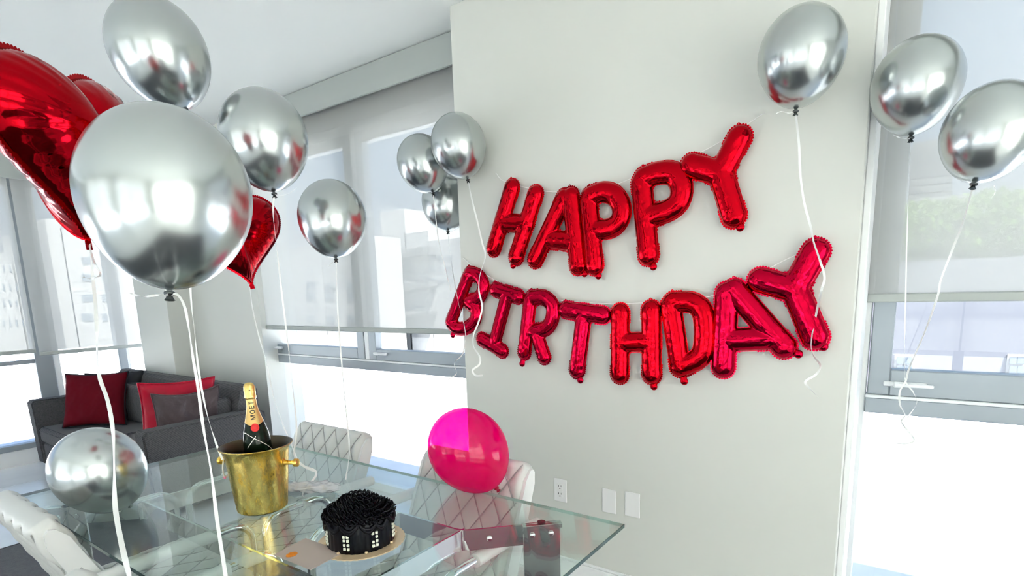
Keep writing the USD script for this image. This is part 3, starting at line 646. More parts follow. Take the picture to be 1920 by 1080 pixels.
part(bt, 'star_mark', TB(trimesh.Trimesh(np.stack([rr * np.cos(a), rr * np.sin(a), zq], 1), sm.faces, process=False)), 'ink_black', smooth=False)
# wax seal
sl = lathe([(0, .0045), (.006, .0045), (.0068, .003), (.0100, .003), (.0108, .0042), (.0122, .0038), (.0132, 0), (0, 0)], 32)
sl.apply_scale([1, 1.08, .8])
rz_ = rad(.183)
nF = np.array([math.cos(FRONT), math.sin(FRONT), .28]); nF /= np.linalg.norm(nF); xF = np.array([-math.sin(FRONT), math.cos(FRONT), 0]); yF = np.cross(nF, xF)
part(bt, 'seal', TB(orient(sl, np.array([math.cos(FRONT) * (rz_ + .0005), math.sin(FRONT) * (rz_ + .0005), .183]), xF, yF, nF)), 'seal_red', smooth=30)
# two crossing label bands
def band(f, a0, a1, w=.0022):
    aa = np.linspace(a0, a1, 30); G = np.zeros((30, 2, 3))
    for i, q in enumerate(aa):
        for j, s in enumerate((-1, 1)):
            z = f(q) + s * w / 2; r = rad(z) + .0011; G[i, j] = (r * math.cos(FRONT + q), r * math.sin(FRONT + q), z)
    return grid_mesh(G)
part(bt, 'label_band', TB(band(lambda q: .168 - .030 * max(q + .9, 0)**1.25 * .9, -1.3, 1.5)), 'label_line', smooth=True)
part(bt, 'label_band', TB(band(lambda q: .157 + .05 * q, -.75, -.02, .003)), 'label_line', smooth=True)

# ------------------------------------------------------------------ cake
cc = np.array([-1.155, .894])
board = thing('cake_board', 'round gold scalloped cake board under the black cake', 'cake board', (*cc, TZ))
a = np.linspace(0, 2 * np.pi, 289)[:-1]; r = .113 + .0022 * np.abs(np.sin(a * 22))
part(board, 'disc', extrude(Polygon(np.stack([r * np.cos(a), r * np.sin(a)], 1)), .003), 'cake_board_gold', smooth=False)
cake = thing('black_cake', 'round black frosted cake with ruffled top and rows of white squares', 'cake', (*cc, TZ + .0032))
n, zz = 160, [0, .006, .02, .05, .07, .082, .09, .094, .096]
R0 = [.097, .099, .0985, .0985, .098, .095, .087, .074, 0.0]
A = np.linspace(0, 2 * np.pi, n, endpoint=False); G = np.zeros((n, len(zz), 3))
for k, (z, r0) in enumerate(zip(zz, R0)):
    rr = r0 + (.0022 * np.abs(np.sin(A * 18)) if r0 > .05 else 0) + .0018 * (meshkit.noise(np.stack([A * 6, 0 * A + z * 60, 0 * A], 1), 2) - .5)
    G[:, k] = np.stack([rr * np.cos(A), rr * np.sin(A), np.full(n, z)], 1)
CK = np.array([.885, .885, .93])
cb = grid_mesh(G, wrap_u=True); 
def ck(m):
    m = m.copy(); m.apply_scale(CK); return m
part(cake, 'cake_body', ck(cb), 'icing_black', smooth=50)
# drape: hanging pleats of icing round the shoulder
def loop(c, rad_, th_, nrm, up):
    nrm = nrm / np.linalg.norm(nrm); u = up - nrm * (up @ nrm); u /= np.linalg.norm(u); w = np.cross(nrm, u)
    a = np.linspace(0, 2 * np.pi, 15); p = c + rad_ * (np.cos(a)[:, None] * u * 1.25 + np.sin(a)[:, None] * w)
    return tube(p[:-1], th_, 6) if False else sweep(p, circle(th_, 6))
rg = np.random.default_rng(3)
sh = []
for k in range(13):
    q = k / 13 * 2 * np.pi + rg.uniform(-.06, .06); w = .24 * rg.uniform(.9, 1.15); pts = []
    for u in np.linspace(-1, 1, 15):
        a_ = q + u * w; pts.append((math.cos(a_) * (.1005 + .002 * (1 - u * u)), math.sin(a_) * (.1005 + .002 * (1 - u * u)), .084 - .017 * (1 - u * u) + rg.uniform(-.001, .001)))
    for z_ in (0, -.009): sh.append(tube([(x, y, z + z_ * (1 - abs(i - 7) / 7)) for i, (x, y, z) in enumerate(pts)], .0052, 8))
part(cake, 'icing_swag', ck(cat_(*sh)), 'icing_black', smooth=60, kind='stuff')
lp = []
for ring, (rr_, z_, cnt, ls, tilt_) in enumerate(((.102, .084, 44, .0060, 1.5), (.096, .092, 46, .0064, .9), (.083, .100, 40, .0065, .7), (.068, .106, 36, .0072, .6), (.055, .115, 24, .0090, .6), (.043, .123, 20, .0092, .5), (.029, .128, 14, .009, .4), (.013, .131, 7, .0085, .2))):
    for k in range(cnt):
        q = (k + .5 * (ring % 2) + rg.uniform(-.2, .2)) / cnt * 2 * np.pi; d = np.array([math.cos(q), math.sin(q), 0]); t_ = np.array([-math.sin(q), math.cos(q), 0])
        up = d * tilt_ + np.array([0, 0, 1.0]); nr = t_ * rg.uniform(.3, .9) + np.cross(up, t_) * rg.uniform(.5, 1)
        lp.append(loop(d * rr_ + [0, 0, z_ + rg.uniform(-.002, .002)], ls, .0021, nr, up))
part(cake, 'icing_loop_ruffle', ck(cat_(*lp)), 'icing_black', smooth=60, kind='stuff')
dome_ = lathe([(0, .126), (.02, .125), (.04, .119), (.06, .109), (.075, .098), (.085, .090), (0, .090)], 40)
part(cake, 'top_mound', ck(dome_), 'icing_black', smooth=50)
front = math.atan2(-cc[1], -cc[0])
for g_ in range(7):
    q0 = front + (-2.9 + g_ * .82)
    for i in range(4):
        for j in range(2):
            if rg.random() < .06: continue
            q = q0 + (j - .5) * .112; z = .017 + i * .0118 + rg.uniform(-.0007, .0007); s = .0076 + rg.uniform(-.0008, .0005)
            part(cake, 'sugar_square', ck(mv(mv(bx(-.003, .003, -s / 2, s / 2, -s / 2, s / 2, .0008), .1005), rz=math.degrees(q), z=z)), 'sugar_white', smooth=False)
for q in (-1.6, -.7, .1, .95, 1.7):
    part(cake, 'crumb', ck(mv(ico(.0045, 2).apply_scale([1, 1.1, .8]), .104 * math.cos(front + q), .104 * math.sin(front + q), .0045)), 'cake_board_gold', smooth=True)

# ------------------------------------------------------------------ card
cq = np.array([on(x, y, 'z', TZ + .0036) for x, y in ((573, 1010), (645, 1036), (582.5, 1069), (514, 1041))])
card = thing('greeting_card', 'taupe card envelope with an orange seal lying on the glass before the cake', 'card', (*cq.mean(0)[:2], TZ + .0033))
co = np.array([*cq.mean(0)[:2], 0]); pts = [(p - co)[:2] for p in cq]
part(card, 'envelope', extrude(Polygon(pts), .0022), 'kraft_card', smooth=False)
sc_ = on(547, 1040, 'z', TZ + .0056)[:2] - co[:2]; ux = np.array(pts[1]) - np.array(pts[0]); ux = (np.array(pts[2]) - np.array(pts[1])); ang = math.degrees(math.atan2(*(np.array(pts[0]) - np.array(pts[3]))[::-1]))
a = np.linspace(0, 2 * np.pi, 49)[:-1]; rr = 1 + .03 * np.sin(a * 12)
s0 = extrude(Polygon(np.stack([.015 * rr * np.cos(a), .0125 * rr * np.sin(a)], 1)), .0010)
se = part(card, 'seal', mv(s0, sc_[0], sc_[1], .0022, rz=ang), 'seal_orange', smooth=False)
rl = [mv(rbox(.018 - abs(k) * .002, .0022, .0012, .0005, 8), 0, k * .0042, .0013, rz=12 * k) for k in (-2, -1, 0, 1, 2)]
part(se, 'relief', mv(cat_(*rl), sc_[0], sc_[1], .0022, rz=ang), 'seal_orange')
# ------------------------------------------------------------------ balloons
def unit(v): return np.asarray(v, float) / np.linalg.norm(v)
def balloon_profile(D, n=40):
    t = np.linspace(0, np.pi, n); z = np.where(t < np.pi / 2, .55 * D * np.cos(t), .62 * D * np.cos(t)); r = .5 * D * np.sin(t) * np.where(t < np.pi / 2, 1, 1 - .10 * np.cos(t)**2)
    keep = (t < np.pi * .5) | (r > .016 * D + .0)
    p = list(zip(r[keep], z[keep])); p[0] = (0, p[0][1])
    zb = p[-1][1]
    p += [(.018 * D, zb - .012 * D), (.016 * D, zb - .03 * D), (0, zb - .031 * D)]
    return p, zb - .03 * D
def knot_point(C, kx, ky, L):
    d = unit(ray(kx, ky)); o = np.array([0, 0, CAM_H]); b = d @ (C - o); q = o + d * b; h = L * L - np.sum((q - C)**2)
    if h <= 0: return q
    c = [q + d * s * math.sqrt(h) for s in (-1, 1)]
    return min(c, key=lambda k: np.hypot(*(k - C)[:2]))
def px_path(pts, d0, d1):
    """Photograph places with a distance running from d0 to d1 along the path (or given as a third number)."""
    P = np.array([p[:2] for p in pts], float); s = np.concatenate([[0], np.cumsum(np.hypot(*np.diff(P, axis=0).T))]); s /= s[-1]
    return np.array([deep(p[0], p[1], p[2] if len(p) > 2 else d0 + (d1 - d0) * k) for p, k in zip(pts, s)])
def ribbon_mesh(pts, w=.006, turns=2.0, phase=0.0, th_=.0004, n=8):
    p = smooth_path(pts, n); s = np.linspace(0, 1, len(p))
    tw = phase + .75 * np.sin(turns * 2 * np.pi * s + phase * 2)
    return sweep(p, np.array([[-w / 2, -th_ / 2], [w / 2, -th_ / 2], [w / 2, th_ / 2], [-w / 2, th_ / 2]]), twist=tw)
def balloon(label, C, D, knot, mats=('chrome_latex', 'chrome_latex_dark'), ribbons=(), name='silver_balloon', group='silver chrome balloons', cat='balloon'):
    C = np.asarray(C, float); b = thing(name, label, cat, C, 0, group)
    prof, zk = balloon_profile(D); K = knot_point(C, *knot, -zk); A = unit(C - K)
    X = unit(np.cross(A, [0, 1, .3])); Y = np.cross(A, X)
    e = trimesh.creation.revolve(np.array(prof[::-1]), sections=64)
    part(b, 'envelope', orient(e, (0, 0, 0), X, Y, A), mats[0], smooth=60)
    kn = cat_(mv(trimesh.creation.torus(.0055, .0038, 20, 10), z=zk - .001), mv(lathe([(0, 0), (.003, 0), (.006, -.007), (.0085, -.011), (.0075, -.0115), (0, -.006)], 16), z=zk - .002))
    part(b, 'knot', orient(kn, (0, 0, 0), X, Y, A), mats[1], smooth=40)
    K = C + A * (zk - .003)
    for rb in ribbons:
        pts, dend, w = rb[:3]; kd = (RCAM @ (K - [0, 0, CAM_H]))[2]
        P = px_path(pts, kd, dend)
        if len(rb) < 4: P[0] = K
        part(b, 'ribbon', ribbon_mesh(P, w, turns=2.2 + (C[0] * 7 % 1), phase=C[0] * 3 % 2), 'ribbon_white', smooth=30, world=True)
    return b, K
def ball_at(px, py, D, w): return deep(px, py, F_PX * D / w)

balloon('largest silver chrome balloon, in the left foreground before the big red heart', (-1.074, .480, 1.584), .27, (318, 549),
        ribbons=[([(320, 551), (333, 553), (346, 575), (354, 615), (361, 665), (371, 725), (381, 800), (396, 885), (407, 975), (424, 1085)], .62, .0042),
                 ([(318, 550), (300, 553), (270, 556), (252, 553), (244, 549)], .83, .0035)])
balloon('silver balloon at the top left, cut by the picture edge above the largest balloon', (-1.909, .880, 2.143), .27, (352, 212),
        ribbons=[([(352, 216), (354, 380), (357, 540), (365, 625), (374, 705), (388, 775), (404, 828), (417, 862)], 1.69, .0062)])
b3, k3 = balloon('silver balloon with a small curl of ribbon, above the small red heart', (-1.752, 1.100, 1.912), .27, (514, 363),
        ribbons=[([(514, 367), (512, 400), (519, 465), (529, 555), (540, 645), (548, 720), (556, 800), (552, 855), (568, 875), (590, 884)], 1.95, .0055),
                 ([(514, 366), (530, 366), (545, 361), (556, 352)], 1.68, .003)])
balloon('silver balloon alone in front of the left window shade, nearest the window', (-1.952, 1.495, 1.717), .27, (630, 486),
        ribbons=[([(630, 490), (633, 575), (638, 650), (646, 740), (652, 800), (655, 850), (648, 900)], 2.0, .0055),
                 ([(630, 489), (622, 494), (615, 500)], 2.26, .003)])
balloon('left silver balloon of the three hovering at the left edge of the letter wall', (-1.998, 2.085, 2.029), .243, (812, 362), ribbons=[([(812, 364), (822, 450), (833, 495), (845, 545)], 2.7, .0045)])
balloon('right silver balloon of the three at the wall edge, touching the wall above the letters', (-1.739, 2.055, 2.064), .248, (877, 337),
        ribbons=[([(878, 340), (885, 375), (895, 415), (904, 455), (910, 480), (900, 515), (898, 545), (904, 575), (897, 605), (888, 628), (888, 650), (899, 668), (899, 683), (886, 694), (892, 704), (905, 704)], 2.35, .0075)])
balloon('lowest silver balloon of the three, half hidden behind the edge of the letter wall', (-2.048, 2.305, 1.876), .262, (840, 434),
        ribbons=[([(840, 436), (846, 490), (858, 560), (872, 620), (868, 662), (852, 680), (856, 700), (840, 712)], 2.5, .0045)])
balloon('silver balloon beside the upper right end of the letters, casting a shadow on the wall', (-.332, 2.030, 2.087), .246, (1492, 208),
        ribbons=[([(1492, 212), (1498, 270), (1501, 330), (1508, 380), (1520, 425), (1526, 455), (1538, 490), (1546, 520), (1540, 545), (1530, 590, 1.88), (1521, 640, 1.88), (1524, 665, 1.86), (1538, 685), (1530, 702), (1510, 716), (1522, 732), (1534, 745)], 1.72, .0070),
                 ([(1492, 211), (1478, 212), (1465, 209), (1455, 213)], 1.75, .0025)])
balloon('left silver balloon of the two floating before the right window', (-.037, 2.170, 1.975), .236, (1708, 258),
        ribbons=[([(1708, 262), (1702, 390), (1698, 560), (1696, 680), (1698, 715), (1712, 735), (1719, 755), (1705, 778), (1692, 795)], 2.02, .0045), ([(1708, 260), (1698, 260), (1686, 258), (1675, 253)], 1.62, .0025)])
balloon('right silver balloon of the two before the right window, cut by the picture edge', (.139, 2.030, 1.784), .224, (1826, 345),
        ribbons=[([(1826, 349), (1806, 415), (1785, 470), (1764, 525), (1758, 555), (1735, 620), (1705, 690), (1698, 715), (1687, 735), (1688, 760), (1697, 778), (1690, 790), (1700, 805), (1714, 825), (1700, 832), (1680, 831)], 1.98, .0060), ([(1858, 372), (1866, 360), (1864, 348)], 1.5, .003, 0)])
balloon('silver balloon lying on the left end of the glass table', (-2.026, .598, .887), .250, (241, 944))
balloon('glossy bright pink balloon resting on the far edge of the glass table', (-1.159, 1.352, .887), .257, (931, 915), mats=('pink_latex', 'red_latex_knot'), name='pink_balloon', group=None)

def heart_mesh(W, T, n=160, rings=26, seed=0, pleat=.006):
    t = np.linspace(0, 2 * np.pi, n, endpoint=False)
    bx_ = 16 * np.sin(t)**3; by_ = 13 * np.cos(t) - 5 * np.cos(2 * t) - 2 * np.cos(3 * t) - np.cos(4 * t)
    B = np.stack([bx_, by_], 1) / 32 * W; c = np.array([0, .06 * W])
    s = np.concatenate([np.linspace(0, .85, rings - 9), np.linspace(.88, 1, 9)])
    S, TH = np.meshgrid(s, t, indexing='ij')
    P = c + S[..., None] * (B - c)[None]
    h = T / 2 * np.clip(1 - S**2.4, 0, 1)**.62
    edge = np.linalg.norm(B - c, axis=1)[None] / (.5 * W)
    h = h * (0.72 + .28 * edge)
    nz = meshkit.fbm(np.stack([np.cos(TH) * 2 + seed, np.sin(TH) * 2, S * 2], -1), 3, seed)
    wr = pleat * S**5 * (1 - S**14) * np.sin(TH * 46 + 9 * nz) * (.4 + 1.2 * meshkit.noise(np.stack([np.cos(TH) * 3, np.sin(TH) * 3, 0 * TH + seed], -1), seed + 3))
    cr = -.012 * np.exp(-((P[..., 0]) / .03)**2) * np.clip((P[..., 1] - .02) / .15, 0, 1)
    out = []
    for sg in (1, -1):
        Z = sg * np.maximum(h + wr + cr * (h > .004), 0)
        G = np.concatenate([P, Z[..., None]], -1); m = grid_mesh(G.transpose(1, 0, 2), wrap_u=True)
        if sg > 0: m.invert()
        out.append(m)
    fl = Polygon(B).buffer(.006)
    a = np.linspace(0, 1, 150, endpoint=False); ext = fl.exterior
    fl = unary_union([fl] + [ext.interpolate(k, normalized=True).buffer(.0035) for k in a])
    return trimesh.util.concatenate(out), mv(extrude(fl, .0012), z=-.0006), B
def heart(label, C, W, T, yaw, roll, ribs=(), seed=0, dn=0.0):
    C = np.asarray(C, float); h = thing('heart_balloon', label, 'balloon', C, 0, 'red heart balloons')
    tw = unit(np.array([0, 0, CAM_H]) - C); up = np.array([0, 0, 1.0]); rt = unit(np.cross(-tw, up)); tw = np.cross(rt, up) * -1; tw = unit(np.array([tw[0], tw[1], 0])); tw = tw if tw @ (np.array([0, 0, CAM_H]) - C) > 0 else -tw
    a = math.radians(yaw); N = math.cos(a) * tw + math.sin(a) * rt; X = math.cos(a) * rt - math.sin(a) * tw
    b = math.radians(roll); X2 = math.cos(b) * X + math.sin(b) * up; Y2 = -math.sin(b) * X + math.cos(b) * up
    m, fl, B = heart_mesh(W, T, seed=seed)
    part(h, 'envelope', orient(m, (0, 0, 0), X2, Y2, N), 'heart_foil', smooth=60)
    part(h, 'seam', orient(fl, (0, 0, 0), X2, Y2, N), 'heart_foil', smooth=False)
    tip = C + Y2 * (B[:, 1].min() - .006)
    part(h, 'tail', orient(mv(bx(-.010, .010, -.018, .0, -.0008, .0008, .0006), y=B[:, 1].min() - .002), (0, 0, 0), X2, Y2, N), 'heart_foil', smooth=False)
    kd = (RCAM @ (tip - [0, 0, CAM_H]))[2]
    for pts, de, w in ribs:
        P = px_path(pts, kd, de); part(h, 'ribbon', ribbon_mesh(P, w, turns=3, phase=.4), 'ribbon_white', smooth=30, world=True)
    return tip
heart('large red foil heart balloon at the left edge, behind the largest silver balloon', deep(127, 265, 1.22), .40, .20, 54, 4,
      ribs=[([(168, 458), (172, 500), (178, 560), (181, 610), (182, 660), (186, 705), (202, 752), (212, 810), (214, 880), (216, 950), (228, 1020), (244, 1085)], .66, .0064),
            ([(168, 462), (176, 490), (188, 515), (170, 522), (155, 520)], 1.0, .004)], seed=2)
heart('small red foil heart balloon peeking out behind the largest silver balloon', deep(441, 442, 2.45), .41, .18, 12, 12,
      ribs=[([(468, 536), (473, 575), (484, 625), (497, 670), (503, 695), (512, 740), (528, 790), (545, 830), (560, 868)], 2.05, .005)], seed=5)

# ------------------------------------------------------------------ letter garlands
LY = WALL_Y - .034
def wxz(p): q = on(p[0], p[1], 'y', LY); return np.array([q[0], q[2]])
def letter(ch, label, strokes, tab=None, r=.0325, group='foil letters of the birthday garlands', mat_='red_foil'):
    r = r * 1.26
    S = [[wxz(p) for p in (st if len(st) < 4 else smooth_path(st, 3))] for st in strokes]; allp = np.vstack([np.array(s) for s in S]); c = (allp.min(0) + allp.max(0)) / 2
    t = thing('letter_balloon', label, 'letter balloon', (c[0], LY, c[1]), 0, group)
    ms = []; sp = Manifold.sphere(r, 28).scale((1, .68, 1))
    for st in S:
        q = [p - c for p in st]
        for a, b in zip(q[:-1], q[1:]):
            ms.append(Manifold.batch_hull([sp.translate((a[0], 0, a[1])), sp.translate((b[0], 0, b[1]))]))
    body = Manifold.batch_boolean(ms, m3.OpType.Add).refine_to_length(.009).to_mesh()
    m = trimesh.Trimesh(body.vert_properties[:, :3], body.tri_verts, process=True)
    trimesh.smoothing.filter_taubin(m, iterations=4)
    v = m.vertices.copy(); nr = m.vertex_normals
    nz = meshkit.fbm(v * [70, 30, 70] + c[0] * 50, 3, 5) - .5
    ends = np.vstack([[st[0] - c, st[-1] - c] for st in S])
    de = np.min(np.linalg.norm(v[:, None, [0, 2]] - ends[None], axis=2), axis=1)
    m.vertices = v + nr * (nz * (.0016 + .0045 * np.exp(-(de / .035)**2)))[:, None]
    part(t, 'tube', m, mat_, smooth=True)
    lines = unary_union([LineString([tuple(p - c) for p in st]).buffer(r * .97 + .0032, quad_segs=10) for st in S])
    bumps = []
    for g in getattr(lines, 'geoms', [lines]):
        for rg_ in [g.exterior] + list(g.interiors):
            for k in np.arange(0, rg_.length, .0095):
                p = rg_.interpolate(k)
                if min(np.hypot(p.x - e[0], p.y - e[1]) for e in ends) < r * 1.45: bumps.append(p.buffer(.0042, quad_segs=4))
    fl = unary_union([lines] + bumps)
    part(t, 'seam', orient(extrude(fl, .0012), (0, .0006, 0), (1, 0, 0), (0, 0, 1), (0, -1, 0)), mat_, smooth=False)
    top = min(range(len(ends)), key=lambda k: -ends[k][1]); e = ends[top]
    part(t, 'hang_tab', orient(mv(trimesh.creation.annulus(.0018, .0058, .0012, sections=16), e[0] - .004, e[1] + r + .004, 0), (0, .0006, 0), (1, 0, 0), (0, 0, 1), (0, -1, 0)), mat_, smooth=False)
    if tab is not None:
        q = wxz(tab) - c; near = min((p - c for st in S for p in st), key=lambda p: np.hypot(*(p - q))); d = unit(q - near)
        a0, a1 = near + d * r * .9, q
        h = Manifold.batch_hull([Manifold.sphere(.0105, 16).scale((1, .4, 1)).translate((a0[0], 0, a0[1])), Manifold.sphere(.0155, 20).scale((1, .55, 1)).translate((a1[0], 0, a1[1]))])
        part(t, 'tail', h, mat_, smooth=50)
    return t
U, L_ = 'upper garland HAPPY', 'lower garland BIRTHDAY'
letter('H', 'red foil letter H, first letter of the upper garland HAPPY', [[(960, 353), (926, 465)], [(1004, 365), (968, 481)], [(942, 417), (988, 420)]], (962, 498))
letter('A', 'red foil letter A, second letter of the upper garland HAPPY', [[(1058, 372), (1004, 486)], [(1070, 369), (1084, 498)], [(1034, 449), (1072, 453)]], (1096, 513))
letter('P', 'red foil letter P, third in the upper garland HAPPY, touching the A', [[(1104, 377), (1115, 498)], [(1107, 368), (1130, 360), (1152, 366), (1165, 387), (1163, 411), (1146, 428), (1113, 432)]], (1122, 517))
letter('P', 'red foil letter P, fourth in the upper garland HAPPY, left of its Y', [[(1203, 342), (1216, 478)], [(1207, 334), (1237, 324), (1264, 326), (1278, 350), (1273, 379), (1251, 396), (1222, 404)]], (1225, 500), r=.034)
letter('Y', 'red foil letter Y, last and highest letter of the upper garland HAPPY', [[(1297, 310), (1350, 325)], [(1386, 259), (1352, 324)], [(1352, 324), (1376, 405)]], (1388, 426), r=.0345)
letter('B', 'red foil letter B, first letter of the lower garland BIRTHDAY', [[(877, 520), (846, 603)], [(881, 513), (897, 517), (907, 535), (899, 557), (880, 566)], [(880, 566), (892, 580), (891, 600), (876, 614), (858, 616), (846, 605)]], (849, 628), r=.0272, mat_='red_foil_crimson')
letter('I', 'red foil letter I, second letter of the lower garland BIRTHDAY', [[(930, 543), (972, 556)], [(951, 552), (928, 641)], [(904, 636), (942, 658)]], None, r=.0272, mat_='red_foil_crimson')
letter('R', 'red foil letter R, third letter of the lower garland BIRTHDAY', [[(994, 562), (983, 661)], [(998, 558), (1020, 558), (1036, 573), (1035, 599), (1023, 616), (1002, 622)], [(1006, 625), (1020, 669)]], (979, 682), r=.0278, mat_='red_foil_crimson')
letter('T', 'red foil letter T in the middle of the lower garland BIRTHDAY', [[(1062, 581), (1130, 591)], [(1095, 590), (1082, 694)]], (1088, 713), r=.030, mat_='red_foil_crimson')
letter('H', 'red foil letter H, fifth letter of the lower garland BIRTHDAY', [[(1163, 587), (1162, 702)], [(1221, 582), (1222, 702)], [(1166, 642), (1219, 641)]], (1226, 725), r=.0325)
letter('D', 'red foil letter D, sixth letter of the lower garland BIRTHDAY', [[(1258, 572), (1275, 688)], [(1262, 567), (1296, 567), (1317, 584), (1322, 628), (1314, 668), (1278, 688)]], (1283, 715), r=.0325)
letter('A', 'red foil letter A, seventh in the lower garland BIRTHDAY, before the Y', [[(1363, 550), (1356, 688)], [(1377, 544), (1470, 650)], [(1366, 638), (1442, 634)]], (1497, 664), r=.034, mat_='red_foil_crimson')
letter('Y', 'red foil letter Y, last and rightmost letter of the lower garland BIRTHDAY', [[(1426, 525), (1487, 542)], [(1529, 472), (1490, 540)], [(1490, 540), (1528, 632)]], (1544, 650), r=.0355, mat_='red_foil_crimson')
def cord(label, pts):
    t = thing('garland_cord', label, 'cord'); P = np.array([on(x, y, 'y', WALL_Y - (.004 if k in (0, len(pts) - 1) else .030)) for k, (x, y) in enumerate(pts)])
    part(t, 'string', tube(P, .0016, 6, smooth=6), 'cord_white')
cord('thin white cord carrying the upper letters HAPPY', [(930, 325), (948, 341), (1018, 358), (1070, 360), (1110, 361), (1152, 347), (1196, 330), (1285, 298), (1340, 272), (1395, 237), (1433, 212)])
cord('thin white cord carrying the lower letters BIRTHDAY', [(868, 484), (890, 502), (930, 526), (975, 545), (1000, 555), (1060, 564), (1140, 569), (1225, 567), (1320, 558), (1370, 541), (1415, 519), (1475, 486), (1545, 457)])

# ------------------------------------------------------------------ ribbon on the bucket handle and the cellophane bundle
t = thing('ribbon_ring', 'loop of white ribbon with a pink spot hanging on the left bucket handle', 'ribbon', (bc[0] - .106, bc[1] - .049, TZ + .125))
a = np.linspace(0, 2 * np.pi, 30)
part(t, 'loop', sweep(np.stack([.0265 * np.cos(a) * .72, .0265 * np.cos(a) * -.69, .0275 * np.sin(a)], 1), np.array([[-.0008, -.004], [.0008, -.004], [.0008, .004], [-.0008, .004]])), 'ribbon_white')
part(t, 'pink_spot', mv(ico(.0065, 2).apply_scale([1, .5, 1]), .004, -.008, -.026), 'ring_mark_pink', smooth=True)
t = thing('ribbon_bundle', 'clear cellophane twist with curled white ribbon lying behind the brass bucket', 'ribbon bundle', (-1.60, 1.055, TZ))
P = np.linspace(-.105, .095, 40); a = np.linspace(0, 2 * np.pi, 28, endpoint=False); G = np.zeros((28, 40, 3))
for i, q in enumerate(a):
    rr = .022 * (1 - .55 * np.abs(P / .1)**3) * (1 + .5 * (meshkit.noise(np.stack([np.cos(q) * 2.2 + 0 * P, np.sin(q) * 2.2 + 0 * P, P * 45], 1), 8) - .5) * 1.6)
    G[i] = np.stack([P, rr * np.cos(q) * 1.2, np.maximum(.016 + rr * np.sin(q) * .8, .0006)], 1)
part(t, 'cellophane', mv(grid_mesh(G, wrap_u=True), rz=30), 'cellophane', smooth=40)
part(t, 'ribbon', ribbon_mesh(np.array([on(x, y, 'z', TZ + z) for x, y, z in ((556, 862, .09), (570, 874, .07), (590, 882, .05), (592, 892, .035), (580, 908, .02), (568, 924, .006), (573, 934, .004), (595, 929, .004))]), .0075, turns=1, phase=.3), 'ribbon_white', world=True)
part(t, 'ribbon', ribbon_mesh(np.array([on(x, y, 'z', TZ + z) for x, y, z in ((540, 912, .01), (560, 917, .02), (585, 914, .03), (606, 912, .012), (618, 908, .004))]), .0075, turns=1, phase=1), 'ribbon_white', world=True)

# ------------------------------------------------------------------ outside
struct('terrace', cat_(bx(-24, 16, -9, 9.2, -.45, -.15)), 'terrace_white', smooth=False, label='sunlit white terrace slab outside the windows')
struct('street', bx(-400, 400, -400, 400, -9.2, -9), 'far_grey', smooth=False)
def building(name, label, axis, plane, spans, wall, base=-9.0, depth=8.0):
    """spans: list of (x0, x1, y_top) in the photograph, projected on a facade plane; returns the thing and helpers."""
    t = thing(name, label, 'building')
    for (a, b, top) in spans:
        p, q = on(a, top, axis, plane), on(b, top, axis, plane); z = p[2]
        if axis == 'y': part(t, 'wall', bx(p[0], q[0], plane, plane + depth, base, z), wall, smooth=False)
        else: part(t, 'wall', bx(plane - depth, plane, p[1], q[1], base, z), wall, smooth=False)
    return t
def win(t, axis, plane, x0, x1, y0, y1, m_='far_glass', out=.05, name='window'):
    p, q = on(x0, y0, axis, plane), on(x1, y1, axis, plane); z0, z1 = sorted((p[2], q[2]))
    if axis == 'y': return part(t, name, bx(p[0], q[0], plane - out, plane + .1, z0, z1), m_, smooth=False)
    return part(t, name, bx(plane - .1, plane + out, p[1], q[1], z0, z1), m_, smooth=False)
B1 = building('apartment_building', 'white apartment block with balcony slabs seen through the shade beside the letter wall', 'y', 30, [(712, 758, 398), (758, 803, 438), (803, 900, 452)], 'render_white')
for y in (473, 531, 583):
    win(B1, 'y', 30, 712, 820, y, y + 5, 'far_grey', .9, 'balcony_slab')
for y in (478, 500, 522):
    for x in (806, 822, 838): win(B1, 'y', 30, x, x + 12, y, y + 8)
for y in (486, 545): win(B1, 'y', 30, 755, 772, y, y + 14)
B2 = building('apartment_building', 'white building with small windows seen through the left half of the dining window', 'y', 26, [(500, 600, 470), (600, 690, 452)], 'render_white', depth=3.0)
for y in (530, 550, 592):
    for x in (575, 611, 652): win(B2, 'y', 26, x, x + 17, y, y + 12)
B3 = building('hotel_building', 'white multi-storey hotel with rows of windows at the far left', 'x', -70, [(-160, 22, 492), (22, 47, 470), (47, 62, 432)], 'render_white', base=-12)
for y in (498, 533, 562, 600):
    for x in (-34, -22, -10, 4, 16, 28, 40): win(B3, 'x', -70, x, x + 6, y, y + 12)
B4 = building('hotel_building', 'white block with square windows behind the left shade, above the sofa', 'x', -48, [(84, 112, 410), (112, 245, 428)], 'render_white', base=-12)
for y in (482, 514, 552, 588):
    for x in (152, 162, 190): win(B4, 'x', -48, x, x + 12, y, y + 13)
B5 = building('lavender_building', 'pale lavender wall with two small windows seen below the right shade', 'y', 20, [(1480, 2150, 500)], 'render_lavender')
for x in (1678, 1889): 
    f_ = win(B5, 'y', 20, x, x + 36, 664, 704, 'render_white', .03, 'window_frame')
    win(f_, 'y', 20, x + 4, x + 16, 669, 682, 'far_glass', .06, 'pane'); win(f_, 'y', 20, x + 19, x + 31, 669, 682, 'far_glass', .06, 'pane'); win(f_, 'y', 20, x + 4, x + 16, 686, 700, 'far_glass', .06, 'pane'); win(f_, 'y', 20, x + 19, x + 31, 686, 700, 'far_glass', .06, 'pane')
B6 = building('tower_building', 'distant tower with horizontal balcony lines behind the right-hand shade', 'y', 90, [(1712, 1782, 268)], 'render_cream')
for y in range(284, 384, 14): win(B6, 'y', 90, 1708, 1784, y, y + 4, 'far_grey', 1.2, 'balcony_slab')
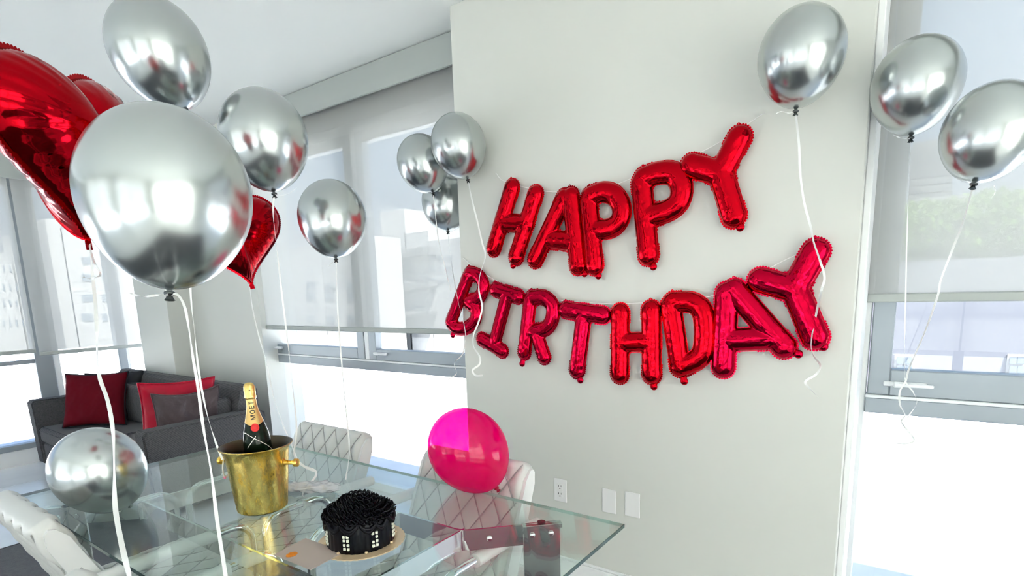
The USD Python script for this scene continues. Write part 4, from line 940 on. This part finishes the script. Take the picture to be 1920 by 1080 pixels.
B7 = building('roof_pavilion', 'low cream pavilion with a flat roof before the distant tower', 'y', 45, [(1704, 1812, 392)], 'render_cream')
win(B7, 'y', 45, 1698, 1818, 380, 392, 'roof_white', 1.5, 'roof')
for x in (1722, 1752, 1782): win(B7, 'y', 45, x, x + 18, 410, 436)
B8 = building('roof_pavilion', 'low white house with a pitched roof at the right edge', 'y', 48, [(1868, 2050, 424)], 'render_white')
p, q = on(1860, 428, 'y', 47.5), on(2060, 410, 'y', 47.5)
part(B8, 'roof', orient(extrude(Polygon([(p[0], p[2]), (q[0], p[2]), ((p[0] + q[0]) / 2, p[2] + 3.2)]), 9), (0, 56.5, 0), (1, 0, 0), (0, 0, 1), (0, -1, 0)), 'roof_white', smooth=False)
def tree(label, base, h, rad_, seed, name='tree', palm=False):
    t = thing(name, label, 'tree', base); g = np.random.default_rng(seed)
    part(t, 'trunk', tube([(0, 0, 0), (.03 * h, 0, h * .4), (.02 * h, .02 * h, h * .8)], h * .02, 8), 'bark')
    V, F = [], []
    n = 900 if not palm else 0
    for k in range(n):
        d = unit(g.normal(size=3)); c = np.array([0, 0, h * .72]) + d * rad_ * g.uniform(.55, 1) ** .5 * [1, 1, .7]
        a = unit(g.normal(size=3)); b = unit(np.cross(a, d + g.normal(size=3) * .3)); s = rad_ * .10
        i = len(V); V += [c - a * s, c + b * s * .5, c + a * s, c - b * s * .5]; F += [[i, i + 1, i + 2], [i, i + 2, i + 3]]
    if palm:
        for k in range(16):
            q = k / 16 * 2 * np.pi; d = np.array([math.cos(q), math.sin(q), 0]); sd = np.array([-d[1], d[0], 0]); e = g.uniform(.1, .7)
            for s in np.linspace(.05, 1, 12):
                c = np.array([0, 0, h * .8]) + d * rad_ * s + np.array([0, 0, rad_ * (e * s - 1.0 * s * s)])
                for w in (-1, 1):
                    i = len(V); tip = c + sd * w * rad_ * .28 * (1 - .6 * s) + d * rad_ * .12 - np.array([0, 0, rad_ * .12]); V += [c, c + d * rad_ * .05, tip]; F += [[i, i + 1, i + 2]]
    part(t, 'crown', trimesh.Trimesh(V, F, process=False), 'leaf_green', smooth=False, kind='stuff')
roof_z = on(1800, 500, 'y', 20)[2]
for i, (x, w) in enumerate(((1722, 1.5), (1775, 1.1), (1838, 1.7), (1890, 1.5))):
    p = on(x, 470, 'y', 24); words = ('left end', 'left middle', 'right middle', 'right end')[i]
    tree(f'green roof-garden shrub behind the right shade, {words} of the row', (p[0], 24, roof_z - .6), 2.6, w, 20 + i, 'roof_shrub')
p = on(1815, 380, 'y', 40); tree('tall palm before the distant tower in the right window', (p[0], 40, -9), p[2] + 10.5, 2.6, 31, 'palm_tree', palm=True)
for i, (x, w) in enumerate(((125, 1.3), (238, 1.5))):
    p = on(x, 632, 'x', -38); tree('green street tree before the square-windowed block, ' + ('left of the ribbon' if i == 0 else 'right of the ribbon'), (-38, p[1], -9), 9.0 + (p[2]) * 1.2, w, 40 + i)
